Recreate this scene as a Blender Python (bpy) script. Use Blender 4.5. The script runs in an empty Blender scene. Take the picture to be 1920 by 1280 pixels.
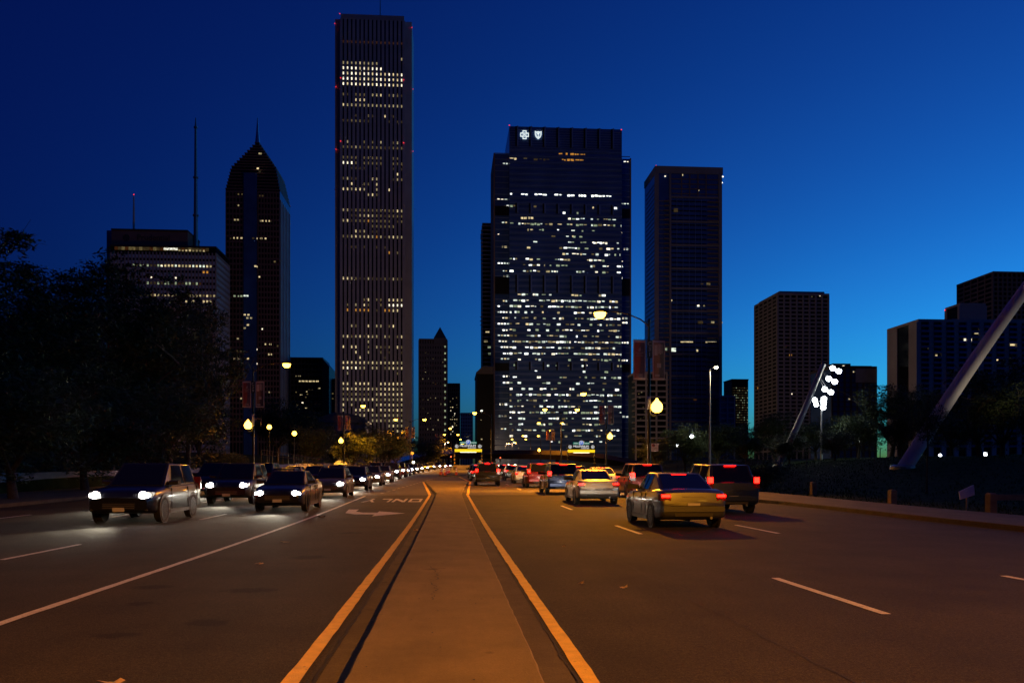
import bpy, math, random
from mathutils import Vector, Matrix
R = math.radians
PI = math.pi
random.seed(7)
scene = bpy.context.scene
COL = scene.collection

# ------------------------------------------------------------------ camera, sky, exposure
F = 1600.0            # focal length in pixels of the 1920 px wide photograph
HY = 885.0            # eye level (photo row)
VX = 843.0            # vanishing point of the street (photo column)
CZ = 1.5              # camera height
PSI = math.atan((960.0 - VX) / F)
EV = 6.4
K = 2.0 ** EV
cam = bpy.data.cameras.new('camera')
cam_o = bpy.data.objects.new('camera', cam)
COL.objects.link(cam_o)
scene.camera = cam_o
cam.sensor_width = 36.0
cam.lens = 30.0
cam.shift_y = (HY - 640.0) / 1920.0
cam.clip_end = 20000.0
cam.clip_start = 0.05
cam_o.location = (0, 0, CZ)
cam_o.rotation_euler = (PI / 2, 0, -PSI)

world = bpy.data.worlds.new('World')
scene.world = world
world.use_nodes = True
wn = world.node_tree
bg = wn.nodes['Background']
sky = wn.nodes.new('ShaderNodeTexSky')
sky.sky_type = 'NISHITA'
sky.sun_disc = False
sky.sun_elevation = R(-5.0)
sky.sun_rotation = R(58.0)
sky.ozone_density = 4.0
sky.air_density = 1.0
sky.dust_density = 0.2
# grade of the whole sky (white balance and contrast, the same in every direction)
SK = K * 0.15
sep = wn.nodes.new('ShaderNodeSeparateColor'); comb = wn.nodes.new('ShaderNodeCombineColor')
wn.links.new(sky.outputs[0], sep.inputs[0])
for ch, gain, gam, out in (('Red', 0.17, 1.05, 1.05), ('Green', 1.0, 1.2, 1.78), ('Blue', 1.06, 1.05, 1.03)):
    a_ = wn.nodes.new('ShaderNodeMath'); a_.operation = 'MULTIPLY'; a_.inputs[1].default_value = gain * SK
    p_ = wn.nodes.new('ShaderNodeMath'); p_.operation = 'POWER'; p_.inputs[1].default_value = gam
    m_ = wn.nodes.new('ShaderNodeMath'); m_.operation = 'MULTIPLY'; m_.inputs[1].default_value = out / SK
    wn.links.new(sep.outputs[ch], a_.inputs[0]); wn.links.new(a_.outputs[0], p_.inputs[0])
    wn.links.new(p_.outputs[0], m_.inputs[0]); wn.links.new(m_.outputs[0], comb.inputs[ch])
wn.links.new(comb.outputs[0], bg.inputs['Color'])
bg.inputs['Strength'].default_value = 0.15

vs = scene.view_settings
vs.view_transform = 'Standard'
vs.look = 'None'
vs.gamma = 1.0
vs.exposure = EV
vs.use_curve_mapping = False
scene.render.engine = 'CYCLES'
cy = scene.cycles
cy.use_adaptive_sampling = False
cy.use_denoising = True
cy.max_bounces = 6
cy.diffuse_bounces = 2
cy.glossy_bounces = 3
cy.transmission_bounces = 4
cy.transparent_max_bounces = 6
cy.caustics_reflective = False
cy.caustics_refractive = False
cy.sample_clamp_indirect = 0.2
try:
    cy.use_light_tree = True
except Exception:
    pass

# ------------------------------------------------------------------ geometry helpers
def Gz(y):
    """height of the street: level by the camera, then climbing gently"""
    if y < 15: return 0.0
    if y < 35: return 0.012 * (y - 15) ** 2 / 40.0
    if y < 430: return 0.06 * 2 - 0.0 + 0.012 * (y - 35)
    return 0.12 + 0.012 * 395
def smooth(a, b, t):
    t = min(1, max(0, (t - a) / (b - a)))
    return t * t * (3 - 2 * t)
def x_at(X, y):
    t = (X - 960.0) / F
    return y * (t * math.cos(PSI) + math.sin(PSI)) / (math.cos(PSI) - t * math.sin(PSI))
def depth(x, y):
    return math.sin(PSI) * x + math.cos(PSI) * y
def z_at(Y, x, y):
    return CZ + (HY - Y) / F * depth(x, y)

class MB:
    def __init__(s):
        s.v = []; s.f = []; s.m = []
    def face(s, pts, mi=0):
        b = len(s.v); s.v += [tuple(p) for p in pts]
        s.f.append(tuple(range(b, b + len(pts)))); s.m.append(mi)
        return s
    def box(s, x0, x1, y0, y1, z0, z1, mi=0):
        b = len(s.v)
        s.v += [(x0,y0,z0),(x1,y0,z0),(x1,y1,z0),(x0,y1,z0),(x0,y0,z1),(x1,y0,z1),(x1,y1,z1),(x0,y1,z1)]
        for q in ((0,3,2,1),(4,5,6,7),(0,1,5,4),(1,2,6,5),(2,3,7,6),(3,0,4,7)):
            s.f.append(tuple(b + i for i in q)); s.m.append(mi)
        return s
    def tube(s, path, rad, n=8, mi=0, caps=True):
        path = [Vector(p) for p in path]
        if not hasattr(rad, '__len__'): rad = [rad] * len(path)
        b0 = len(s.v); up = None
        for i, p in enumerate(path):
            t = (path[min(i + 1, len(path) - 1)] - path[max(i - 1, 0)])
            if t.length < 1e-9: t = Vector((0, 0, 1))
            t.normalize()
            if up is None:
                up = Vector((1, 0, 0)) if abs(t.z) > 0.8 else Vector((0, 0, 1))
            a = t.cross(up)
            if a.length < 1e-6: a = t.cross(Vector((0, 1, 0)))
            a.normalize(); up = a.cross(t); b = up
            for k in range(n):
                w = 2 * PI * k / n
                q = p + (a * math.cos(w) + b * math.sin(w)) * rad[i]
                s.v.append(tuple(q))
        for i in range(len(path) - 1):
            for k in range(n):
                k2 = (k + 1) % n
                s.f.append((b0+i*n+k, b0+i*n+k2, b0+(i+1)*n+k2, b0+(i+1)*n+k)); s.m.append(mi)
        if caps:
            s.f.append(tuple(b0 + k for k in reversed(range(n)))); s.m.append(mi)
            e = b0 + (len(path) - 1) * n
            s.f.append(tuple(e + k for k in range(n))); s.m.append(mi)
        return s
    def lathe(s, prof, n=12, c=(0, 0, 0), mi=0):
        b0 = len(s.v)
        for r, z in prof:
            for k in range(n):
                w = 2 * PI * k / n
                s.v.append((c[0] + r * math.cos(w), c[1] + r * math.sin(w), c[2] + z))
        for i in range(len(prof) - 1):
            for k in range(n):
                k2 = (k + 1) % n
                s.f.append((b0+i*n+k, b0+i*n+k2, b0+(i+1)*n+k2, b0+(i+1)*n+k)); s.m.append(mi)
        s.f.append(tuple(b0 + k for k in reversed(range(n)))); s.m.append(mi)
        e = b0 + (len(prof) - 1) * n
        s.f.append(tuple(e + k for k in range(n))); s.m.append(mi)
        return s
    def loft(s, rings, mi=0, closed=True, caps=True):
        b0 = len(s.v); n = len(rings[0])
        for r in rings: s.v += [tuple(p) for p in r]
        for i in range(len(rings) - 1):
            for k in range(n if closed else n - 1):
                k2 = (k + 1) % n
                s.f.append((b0+i*n+k, b0+i*n+k2, b0+(i+1)*n+k2, b0+(i+1)*n+k)); s.m.append(mi)
        if caps:
            s.f.append(tuple(b0 + k for k in reversed(range(n)))); s.m.append(mi)
            e = b0 + (len(rings) - 1) * n
            s.f.append(tuple(e + k for k in range(n))); s.m.append(mi)
        return s
    def prism(s, poly, d0, d1, axis='y', mi=0):
        """extrude a 2-D polygon; axis y: poly in (x,z); axis z: poly in (x,y)"""
        def P(p, d):
            return (p[0], d, p[1]) if axis == 'y' else ((p[0], p[1], d) if axis == 'z' else (d, p[0], p[1]))
        return s.loft([[P(p, d0) for p in poly], [P(p, d1) for p in poly]], mi)
    def mesh(s, name, mats, smooth_deg=None):
        me = bpy.data.meshes.new(name)
        me.from_pydata(s.v, [], s.f)
        if not isinstance(mats, (list, tuple)): mats = [mats]
        for m in mats: me.materials.append(m)
        if len(mats) > 1: me.polygons.foreach_set('material_index', s.m)
        me.validate()
        import bmesh
        bm = bmesh.new(); bm.from_mesh(me)
        bmesh.ops.recalc_face_normals(bm, faces=bm.faces)
        bm.to_mesh(me); bm.free()
        if smooth_deg:
            me.polygons.foreach_set('use_smooth', [True] * len(me.polygons))
            me.set_sharp_from_angle(angle=R(smooth_deg))
        me.update()
        return me
    def build(s, name, mats, parent=None, loc=(0, 0, 0), smooth=None, rot=None):
        return link(name, s.mesh(name, mats, smooth), parent, loc, rot)

def link(name, data, parent=None, loc=(0, 0, 0), rot=None, scale=None):
    o = bpy.data.objects.new(name, data)
    COL.objects.link(o)
    o.parent = parent
    o.location = loc
    if rot: o.rotation_euler = rot
    if scale: o.scale = scale
    return o
def tag(o, label=None, cat=None, group=None, kind=None):
    if label: o['label'] = label
    if cat: o['category'] = cat
    if group: o['group'] = group
    if kind: o['kind'] = kind
    return o
def thing(name, label, cat, loc=(0, 0, 0), rz=0.0, group=None):
    o = bpy.data.objects.new(name, None)
    o.empty_display_size = 0.3
    COL.objects.link(o)
    o.location = loc; o.rotation_euler = (0, 0, rz)
    return tag(o, label, cat, group)
def copy_tree(o, parent=None):
    c = o.copy(); COL.objects.link(c); c.parent = parent
    for ch in o.children:
        d = ch.copy(); COL.objects.link(d); d.parent = c
        for g in ch.children:
            e = g.copy(); COL.objects.link(e); e.parent = d
    return c
def text_mesh(body, size, mat, extrude=0.01, align='CENTER', spacing=1.0):
    cu = bpy.data.curves.new('lettering', 'FONT')
    cu.body = body; cu.size = size; cu.extrude = extrude; cu.align_x = align; cu.align_y = 'CENTER'
    cu.resolution_u = 3; cu.space_character = spacing
    t = bpy.data.objects.new('lettering_tmp', cu); COL.objects.link(t)
    dg = bpy.context.evaluated_depsgraph_get()
    me = bpy.data.meshes.new_from_object(t.evaluated_get(dg))
    bpy.data.objects.remove(t); bpy.data.curves.remove(cu)
    me.materials.clear(); me.materials.append(mat)
    return me
UP_S = (PI / 2, 0, 0)      # lettering upright, facing the camera side (-y)

# ------------------------------------------------------------------ materials
def lin(r, g, b):
    f = lambda c: (c / 255.0 / 12.92) if c <= 10 else ((c / 255.0 + 0.055) / 1.055) ** 2.4
    return (f(r), f(g), f(b))
def mat(name, col, rough=0.7, metal=0.0, var=0.0, scale=3.0, bump=0.0, bscale=20.0, spec=0.5, coat=0.0):
    m = bpy.data.materials.new(name); m.use_nodes = True
    nt = m.node_tree; p = nt.nodes['Principled BSDF']
    p.inputs['Base Color'].default_value = (*col, 1)
    p.inputs['Roughness'].default_value = rough
    p.inputs['Metallic'].default_value = metal
    p.inputs['Specular IOR Level'].default_value = spec
    p.inputs['Coat Weight'].default_value = coat
    if var or bump:
        tc = nt.nodes.new('ShaderNodeTexCoord')
    if var:
        n = nt.nodes.new('ShaderNodeTexNoise'); n.inputs['Scale'].default_value = scale; n.inputs['Detail'].default_value = 5
        nt.links.new(tc.outputs['Object'], n.inputs['Vector'])
        cr = nt.nodes.new('ShaderNodeValToRGB')
        cr.color_ramp.elements[0].position = 0.3; cr.color_ramp.elements[1].position = 0.72
        cr.color_ramp.elements[0].color = (*[c * (1 - var) for c in col], 1)
        cr.color_ramp.elements[1].color = (*[min(1, c * (1 + var)) for c in col], 1)
        nt.links.new(n.outputs['Fac'], cr.inputs['Fac'])
        nt.links.new(cr.outputs['Color'], p.inputs['Base Color'])
    if bump:
        n2 = nt.nodes.new('ShaderNodeTexNoise'); n2.inputs['Scale'].default_value = bscale; n2.inputs['Detail'].default_value = 3
        nt.links.new(tc.outputs['Object'], n2.inputs['Vector'])
        b = nt.nodes.new('ShaderNodeBump'); b.inputs['Strength'].default_value = bump; b.inputs['Distance'].default_value = 0.02
        nt.links.new(n2.outputs['Fac'], b.inputs['Height'])
        nt.links.new(b.outputs['Normal'], p.inputs['Normal'])
    return m
def glow(name, col, strength, sample=True):
    """a thing that gives off light; strength is as seen after the exposure"""
    m = bpy.data.materials.new(name); m.use_nodes = True
    p = m.node_tree.nodes['Principled BSDF']
    p.inputs['Base Color'].default_value = (0.02, 0.02, 0.02, 1)
    p.inputs['Roughness'].default_value = 0.3
    p.inputs['Emission Color'].default_value = (*col, 1)
    p.inputs['Emission Strength'].default_value = strength / K
    if not sample: m.cycles.emission_sampling = 'NONE'
    return m

def surface_mat(name, c1, c2, grain, stain_scale, rough=0.75, bump=0.4, grain_amt=0.35, stains=()):
    """street surface: aggregate grain, broad wear blotches, dark oil drips"""
    m = bpy.data.materials.new(name); m.use_nodes = True
    nt = m.node_tree; N = nt.nodes; L = nt.links; p = N['Principled BSDF']
    tc = N.new('ShaderNodeTexCoord')
    def noise(sc, det=6, vec=None, rgh=0.6):
        n = N.new('ShaderNodeTexNoise'); n.inputs['Scale'].default_value = sc; n.inputs['Detail'].default_value = det
        n.inputs['Roughness'].default_value = rgh
        L.new(vec if vec else tc.outputs['Object'], n.inputs['Vector']); return n.outputs['Fac']
    def ramp(v, a, b, ca, cb):
        r = N.new('ShaderNodeValToRGB'); r.color_ramp.elements[0].position = a; r.color_ramp.elements[1].position = b
        r.color_ramp.elements[0].color = (*ca, 1); r.color_ramp.elements[1].color = (*cb, 1)
        L.new(v, r.inputs['Fac']); return r.outputs['Color']
    def mul(a, b, fac=1.0):
        x = N.new('ShaderNodeMix'); x.data_type = 'RGBA'; x.blend_type = 'MULTIPLY'; x.inputs['Factor'].default_value = fac
        L.new(a, x.inputs['A']); L.new(b, x.inputs['B']); return x.outputs['Result']
    mp = N.new('ShaderNodeMapping'); mp.inputs['Scale'].default_value = (1.0, 0.12, 1.0)
    L.new(tc.outputs['Object'], mp.inputs['Vector'])
    base = ramp(noise(stain_scale), 0.32, 0.7, c1, c2)
    lanes = ramp(noise(1.1, 4, mp.outputs[0]), 0.35, 0.65, (0.78, 0.78, 0.78), (1.0, 1.0, 1.0))
    g = noise(grain, 2, None, 0.8)
    gr = ramp(g, 0.36, 0.64, (1 - grain_amt,) * 3, (1.0 + 0 * grain_amt,) * 3)
    g2 = ramp(noise(grain * .35, 3, None, 0.7), 0.38, 0.62, (1 - grain_amt * .55,) * 3, (1.0,) * 3)
    drips = ramp(noise(2.6, 3), 0.66, 0.74, (1, 1, 1), (0.55, 0.55, 0.55))
    c = mul(mul(mul(mul(base, lanes), gr), g2), drips)
    for (sx, sy, rx, ry) in stains:
        s = N.new('ShaderNodeMapping'); s.vector_type = 'TEXTURE'
        s.inputs['Location'].default_value = (sx, sy, 0); s.inputs['Scale'].default_value = (rx, ry, 50)
        wv = N.new('ShaderNodeVectorMath'); wv.operation = 'ADD'
        nz = N.new('ShaderNodeTexNoise'); nz.inputs['Scale'].default_value = 6.0
        L.new(tc.outputs['Object'], nz.inputs['Vector'])
        sc = N.new('ShaderNodeVectorMath'); sc.operation = 'SCALE'; sc.inputs['Scale'].default_value = 0.25
        L.new(nz.outputs['Color'], sc.inputs[0])
        L.new(tc.outputs['Object'], wv.inputs[0]); L.new(sc.outputs[0], wv.inputs[1])
        L.new(wv.outputs[0], s.inputs['Vector'])
        ln = N.new('ShaderNodeVectorMath'); ln.operation = 'LENGTH'; L.new(s.outputs[0], ln.inputs[0])
        c = mul(c, ramp(ln.outputs['Value'], 0.55, 1.0, (0.42, 0.42, 0.42), (1, 1, 1)))
    L.new(c, p.inputs['Base Color'])
    p.inputs['Roughness'].default_value = rough
    p.inputs['Specular IOR Level'].default_value = 0.22
    b = N.new('ShaderNodeBump'); b.inputs['Strength'].default_value = bump; b.inputs['Distance'].default_value = 0.012
    L.new(g, b.inputs['Height']); L.new(b.outputs['Normal'], p.inputs['Normal'])
    return m

M = {}
M['asphalt'] = surface_mat('asphalt', (0.066, 0.053, 0.028), (0.112, 0.09, 0.05), 60, 0.55, 0.82, 0.9, 0.72,
                           stains=((-2.3, 8.85, 0.24, 0.26), (-2.95, 8.25, 0.26, 0.2), (-2.4, 11.2, 0.4, 0.3), (-2.3, 21.3, 0.35, 0.4), (-2.35, 15.4, 0.4, 0.4), (-3.75, 11.6, 0.3, 0.25), (-3.4, 10.2, 0.2, 0.18)))
M['concrete_road'] = surface_mat('concrete_road', (0.1, 0.085, 0.055), (0.15, 0.128, 0.085), 50, 0.4, 0.7, 0.3, 0.25)
M['median'] = surface_mat('median_concrete', (0.2, 0.152, 0.062), (0.28, 0.21, 0.088), 60, 1.3, 0.85, 0.35, 0.16)
M['gutter'] = surface_mat('gutter_concrete', (0.1, 0.08, 0.048), (0.16, 0.128, 0.075), 60, 1.8, 0.85, 0.4, 0.25)
M['sidewalk'] = surface_mat('sidewalk_concrete', (0.1, 0.088, 0.06), (0.15, 0.13, 0.09), 50, 1.2, 0.85, 0.3, 0.2)
def paint_mat(name, col, wear):
    m = mat(name, col, 0.65, var=0.16, scale=7, bump=0.5, bscale=80)
    nt = m.node_tree; p = nt.nodes['Principled BSDF']
    src = p.inputs['Base Color'].links[0].from_socket
    tc = nt.nodes.new('ShaderNodeTexCoord')
    n = nt.nodes.new('ShaderNodeTexNoise'); n.inputs['Scale'].default_value = 14; n.inputs['Detail'].default_value = 8; n.inputs['Roughness'].default_value = 0.75
    nt.links.new(tc.outputs['Object'], n.inputs['Vector'])
    r = nt.nodes.new('ShaderNodeValToRGB'); r.color_ramp.elements[0].position = wear; r.color_ramp.elements[1].position = wear + .05
    nt.links.new(n.outputs['Fac'], r.inputs['Fac'])
    x = nt.nodes.new('ShaderNodeMix'); x.data_type = 'RGBA'
    nt.links.new(r.outputs['Color'], x.inputs['Factor']); nt.links.new(src, x.inputs['A']); x.inputs['B'].default_value = (0.075, 0.062, 0.04, 1)
    nt.links.new(x.outputs['Result'], p.inputs['Base Color'])
    return m
M['yellow'] = paint_mat('yellow_paint', (0.8, 0.5, 0.02), 0.61)
M['white_paint'] = paint_mat('white_road_paint', (0.6, 0.56, 0.48), 0.58)
M['crack'] = mat('tar_crack', (0.012, 0.011, 0.01), 0.8)
M['gum'] = mat('gum', (0.03, 0.027, 0.025), 0.8)
M['leaf_litter'] = mat('dry_leaf', (0.42, 0.3, 0.16), 0.8)
M['soil'] = mat('lawn', (0.02, 0.03, 0.009), 0.97, var=0.45, scale=0.8, bump=0.6, bscale=8, spec=0.03)
M['blade'] = mat('grass_blade', (0.022, 0.036, 0.01), 0.95, var=0.35, scale=2, spec=0.03)
M['wall_conc'] = surface_mat('wall_concrete', (0.4, 0.36, 0.35), (0.52, 0.47, 0.45), 30, 0.8, 0.85, 0.3, 0.12)
M['black_metal'] = mat('black_painted_metal', (0.02, 0.02, 0.021), 0.35, 0.3, var=0.3, scale=6)
M['grey_metal'] = mat('grey_metal', (0.35, 0.35, 0.35), 0.4, 0.8, var=0.2)
M['white_metal'] = mat('white_painted_steel', (0.72, 0.68, 0.62), 0.45, var=0.08, scale=1)
M['steel'] = mat('brushed_steel', (0.5, 0.52, 0.55), 0.35, 1.0, var=0.15, scale=0.5)
M['bark'] = mat('bark', (0.06, 0.045, 0.032), 0.9, var=0.4, scale=5, bump=0.8, bscale=14)
M['leaf_dark'] = mat('leaf_dark', (0.035, 0.055, 0.018), 0.7, var=0.4, scale=0.6)
M['leaf_mid'] = mat('leaf_mid', (0.06, 0.085, 0.025), 0.65, var=0.4, scale=0.6)
M['wood'] = mat('weathered_timber', (0.2, 0.14, 0.1), 0.85, var=0.3, scale=3, bump=0.4, bscale=12)
M['stone'] = mat('rough_stone', (0.2, 0.19, 0.17), 0.9, var=0.35, scale=4, bump=0.6, bscale=8)
M['orange_plastic'] = mat('cone_plastic', (0.55, 0.06, 0.02), 0.5, var=0.12)
M['reflective'] = mat('reflective_band', (0.85, 0.85, 0.85), 0.3)
M['rubber'] = mat('black_rubber', (0.015, 0.015, 0.015), 0.8)
SOD = (1.0, 0.34, 0.012)
M['sodium'] = glow('sodium_lens', (1.0, 0.5, 0.045), 15, False)
M['sodium_globe'] = glow('sodium_globe', (1.0, 0.5, 0.045), 13, False)
M['white_lamp'] = glow('white_lamp', (0.9, 0.97, 1.0), 24, False)
M['pale_lamp'] = glow('pale_lamp', (1.0, 0.95, 0.62), 20, False)
M['red_beacon'] = glow('red_beacon', (1.0, 0.03, 0.05), 1.8, False)
M['tail'] = glow('tail_lens', (1.0, 0.003, 0.0015), 38)
M['tail_dim'] = glow('tail_bar', (1.0, 0.004, 0.002), 14)
M['amber'] = glow('amber_marker', (1.0, 0.3, 0.02), 8, False)
M['head'] = glow('headlamp_lens', (1.0, 0.94, 0.82), 60, False)
M['yellow_sign'] = glow('lit_yellow_panel', (1.0, 0.62, 0.01), 1.2)
M['white_sign'] = glow('lit_white_lettering', (0.9, 0.88, 0.85), 1.0, False)
M['logo'] = glow('lit_white_logo', (0.85, 0.95, 0.9), 1.1, False)
M['blue_sign'] = glow('lit_blue_panel', (0.03, 0.12, 0.55), 0.9, False)
M['green_sign'] = glow('lit_green_panel', (0.0, 0.2, 0.13), 0.7, False)
M['strip_lamp'] = glow('strip_lamp', (1.0, 0.85, 0.6), 2.5, False)
M['signal_red'] = glow('signal_red', (1.0, 0.1, 0.03), 10, False)
WIN = [glow('window_bright', (1.0, 0.88, 0.62), 1.6, False), glow('window_warm', (1.0, 0.78, 0.4), 0.75, False),
       glow('window_mid', (0.9, 0.72, 0.36), 0.36, False), glow('window_dim', (0.75, 0.55, 0.22), 0.14, False),
       glow('window_faint', (0.6, 0.4, 0.16), 0.055, False), glow('window_orange', (1.0, 0.42, 0.06), 0.5, False),
       glow('window_white', (1.0, 1.0, 0.85), 2.2, False), glow('window_cool', (0.9, 1.0, 0.82), 0.95, False),
       glow('window_green', (0.75, 0.9, 0.55), 0.36, False), glow('window_rust', (0.6, 0.2, 0.05), 0.06, False)]
for m in WIN:                                # blinds, ceilings and furniture: brightness varies over the panes
    nt = m.node_tree; p = nt.nodes['Principled BSDF']; st = p.inputs['Emission Strength'].default_value
    ge = nt.nodes.new('ShaderNodeNewGeometry'); mp = nt.nodes.new('ShaderNodeMapping'); mp.inputs['Scale'].default_value = (0.55, 0.55, 1.3)
    n = nt.nodes.new('ShaderNodeTexNoise'); n.inputs['Scale'].default_value = 1.0; n.inputs['Detail'].default_value = 3
    nt.links.new(ge.outputs['Position'], mp.inputs['Vector']); nt.links.new(mp.outputs[0], n.inputs['Vector'])
    r = nt.nodes.new('ShaderNodeMapRange'); r.inputs['From Min'].default_value = 0.3; r.inputs['From Max'].default_value = 0.7
    r.inputs['To Min'].default_value = st * 0.35; r.inputs['To Max'].default_value = st * 1.6
    nt.links.new(n.outputs['Fac'], r.inputs['Value']); nt.links.new(r.outputs[0], p.inputs['Emission Strength'])
def lamp(name, kind, col, power, parent, loc, rot=(0, 0, 0), size=0.12, angle=150, blend=0.6):
    """power in watts as they act after the exposure"""
    d = bpy.data.lights.new(name, kind)
    d.color = col; d.energy = power / K
    d.shadow_soft_size = size
    if kind == 'SPOT':
        d.spot_size = R(angle); d.spot_blend = blend
    return link(name, d, parent, loc, rot)

# ------------------------------------------------------------------ ground and street
LEFT = [(-60, -17.5), (140, -17.5), (200, -10.0), (430, -8.0)]
RIGHT = [(-60, 14.4), (33, 14.4), (49, 11.5), (62, 11.5), (90, 15.5), (118, 21.0), (150, 31.0), (430, 34.0)]
def pl(pts, y):
    for (a, xa), (b, xb) in zip(pts, pts[1:]):
        if y <= b:
            return xa + (xb - xa) * smooth(0, 1, max(0, (y - a) / (b - a)))
    return pts[-1][1]
xl = lambda y: pl(LEFT, y)
xr = lambda y: pl(RIGHT, y)
def outer(y): return 17.7 if y < 62 else xr(y) + 6.2
def ground_h(x, y):
    z = Gz(y) - 0.06
    if x < -23.6:
        z += 1.0 + 3.0 * smooth(-25, -60, x) * (1 - smooth(400, 460, y)) + 0.12 * math.sin(x * 0.7 + y * 0.21)
    r = outer(y) + .9
    if x > r:
        z += 2.4 * smooth(r, r + 30, x) + 0.08 * math.sin(x * 0.5 - y * 0.33) + 0.12 * smooth(r, r + 2, x)
    return z
ys = [-80 + 8 * i for i in range(10)] + [4 * i for i in range(0, 60)] + [240 + 20 * i for i in range(12)] + [500, 700, 1000, 1800, 3500, 7000]
xs = [-6000, -2500, -900, -400, -220, -150, -110, -85, -70, -60, -52, -46, -41, -36, -32, -28, -26, -24.6, -23.7, -23.5, -17, -8, 0, 8, 16,
      17.9, 18.7, 20, 22, 24.5, 27, 30, 33, 36, 40, 44, 50, 58, 70, 90, 120, 170, 260, 420, 900, 2500, 6000]
b = MB()
for y in ys:
    for x in xs: b.v.append((x, y, ground_h(x, y)))
n = len(xs)
for j in range(len(ys) - 1):
    for i in range(n - 1):
        b.f.append((j*n+i, j*n+i+1, (j+1)*n+i+1, (j+1)*n+i)); b.m.append(0)
tag(b.build('ground', M['soil'], smooth=60), kind='structure')

def ystations(y0, y1, step=4.0):
    k = max(1, int(math.ceil((y1 - y0) / step)))
    return [y0 + (y1 - y0) * i / k for i in range(k + 1)]
def sheet(fl, fr, y0, y1, dz, step=4.0):
    b = MB(); st = ystations(y0, y1, step)
    for y in st:
        b.v += [(fl(y), y, Gz(y) + dz), (fr(y), y, Gz(y) + dz)]
    for i in range(len(st) - 1):
        b.f.append((2*i, 2*i+1, 2*i+3, 2*i+2)); b.m.append(0)
    return b
def solid(fl, fr, y0, y1, z0, z1, step=4.0, bev=0.012, chip=0.0):
    """a raised strip with small bevels along both long edges"""
    rings = []; q = random.Random(31)
    for y in ystations(y0, y1, step):
        a, c, g = fl(y) + q.uniform(-chip, chip), fr(y) + q.uniform(-chip, chip), Gz(y)
        rings.append([(a, y, g+z0), (c, y, g+z0), (c, y, g+z1-bev), (c-bev, y, g+z1), (a+bev, y, g+z1), (a, y, g+z1-bev)])
    return MB().loft(rings)
const = lambda v: (lambda y: v)
YS = 46.6                                   # seam between asphalt and the concrete street
road = tag(sheet(xl, xr, -60, YS, 0.0).build('road', M['asphalt']), kind='structure')
roadc = tag(sheet(xl, xr, YS + 0.06, 430, 0.0).build('road', M['concrete_road']), kind='structure')
sheet(xl, xr, YS, YS + 0.06, 0.001, 1).build('tar_seam', M['crack'], road)

def mark(name, pts, m, parent, dz=0.006):
    """painted polygon on the street, corner points (x, y)"""
    me = MB(); me.face([(x, y, Gz(y) + dz) for x, y in pts])
    return me.build(name, m, parent)
def stripe(name, x0, x1, y0, y1, w, m, parent, dz=0.006):
    b = MB(); k = max(1, int((y1 - y0) / .3)) if y0 < 40 else max(1, int((y1 - y0) / 3)); q = random.Random(int(x0 * 100 + y0))
    for i in range(k + 1):
        t = i / k; y = y0 + (y1 - y0) * t; x = x0 + (x1 - x0) * t
        b.v += [(x - w/2 + q.uniform(-.006, .006), y, Gz(y) + dz), (x + w/2 + q.uniform(-.006, .006), y, Gz(y) + dz)]
    for i in range(k): b.f.append((2*i, 2*i+1, 2*i+3, 2*i+2)); b.m.append(0)
    return b.build(name, m, parent)
stripe('yellow_line', -1.17, -1.07, -20, 46.4, 0.125, M['yellow'], road)
stripe('yellow_line', 1.03, 0.98, -20, 46.4, 0.125, M['yellow'], road)
stripe('turn_lane_line', -4.44, -4.44, -20, 45.5, 0.115, M['white_paint'], road)
for lx, ph in ((-7.65, 3.6), (-10.85, 3.6), (-14.1, 3.6), (4.6, 8.7), (8.0, 8.7)):
    for i in range(-2, 30):
        y0 = ph + 11.6 * i
        if y0 > 240 or (-0.5 < (y0 - YS) / 4 < 0 and lx < 0) or 84 < y0 < 104: continue
        pr = road if y0 < YS - 3.2 else roadc
        if y0 < YS < y0 + 3.2: continue
        stripe('lane_dash', lx, lx, y0, y0 + 3.1, 0.115, M['white_paint'], pr)
for i in range(15):
    t = i / 14.0; y = 49.0 + 41 * t
    stripe('guide_dot', -3.9 + 1.95 * t, -3.8 + 1.95 * t, y, y + 0.8, 0.14, M['white_paint'], roadc)
stripe('yellow_line', -1.07, -2.35, 46.7, 77, 0.16, M['yellow'], roadc)
stripe('yellow_line', 0.98, 1.85, 46.7, 77, 0.16, M['yellow'], roadc)
stripe('yellow_line', 1.85, 1.15, 77.3, 103, 0.16, M['yellow'], roadc)
for i in range(7):
    y = 78 + 3.2 * i; x = 2.0 + 0.36 * i
    stripe('guide_dot', x, x + 0.12, y, y + 1.0, 0.14, M['white_paint'], roadc)

# ONLY, to be read by the oncoming drivers (upside down from here)
def glyph(polys, x0, x1, y0, y1):
    for q in polys:
        mark('painted_letter', [(x1 - u * (x1 - x0), y1 - v * (y1 - y0)) for u, v in q], M['white_paint'], road)
s = 0.2
OO = [[(0,0),(s,0),(s,1),(0,1)], [(1-s,0),(1,0),(1,1),(1-s,1)], [(s,0),(1-s,0),(1-s,.2),(s,.2)], [(s,.8),(1-s,.8),(1-s,1),(s,1)]]
NN = [[(0,0),(s,0),(s,1),(0,1)], [(1-s,0),(1,0),(1,1),(1-s,1)], [(s,1),(s,.62),(1-s,0),(1-s,.38)]]
LL = [[(0,0),(s,0),(s,1),(0,1)], [(s,0),(1,0),(1,.2),(s,.2)]]
YY = [[(.4,0),(.6,0),(.6,.5),(.4,.5)], [(.4,.5),(.6,.5),(.22,1),(0,1)], [(.5,.5),(.6,.5),(1,1),(.78,1)]]
for G_, a, c in ((OO, -1.88, -1.30), (NN, -2.62, -2.02), (LL, -3.22, -2.74), (YY, -3.98, -3.36)):
    glyph(G_, a, c, 38.6, 42.0)
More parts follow.
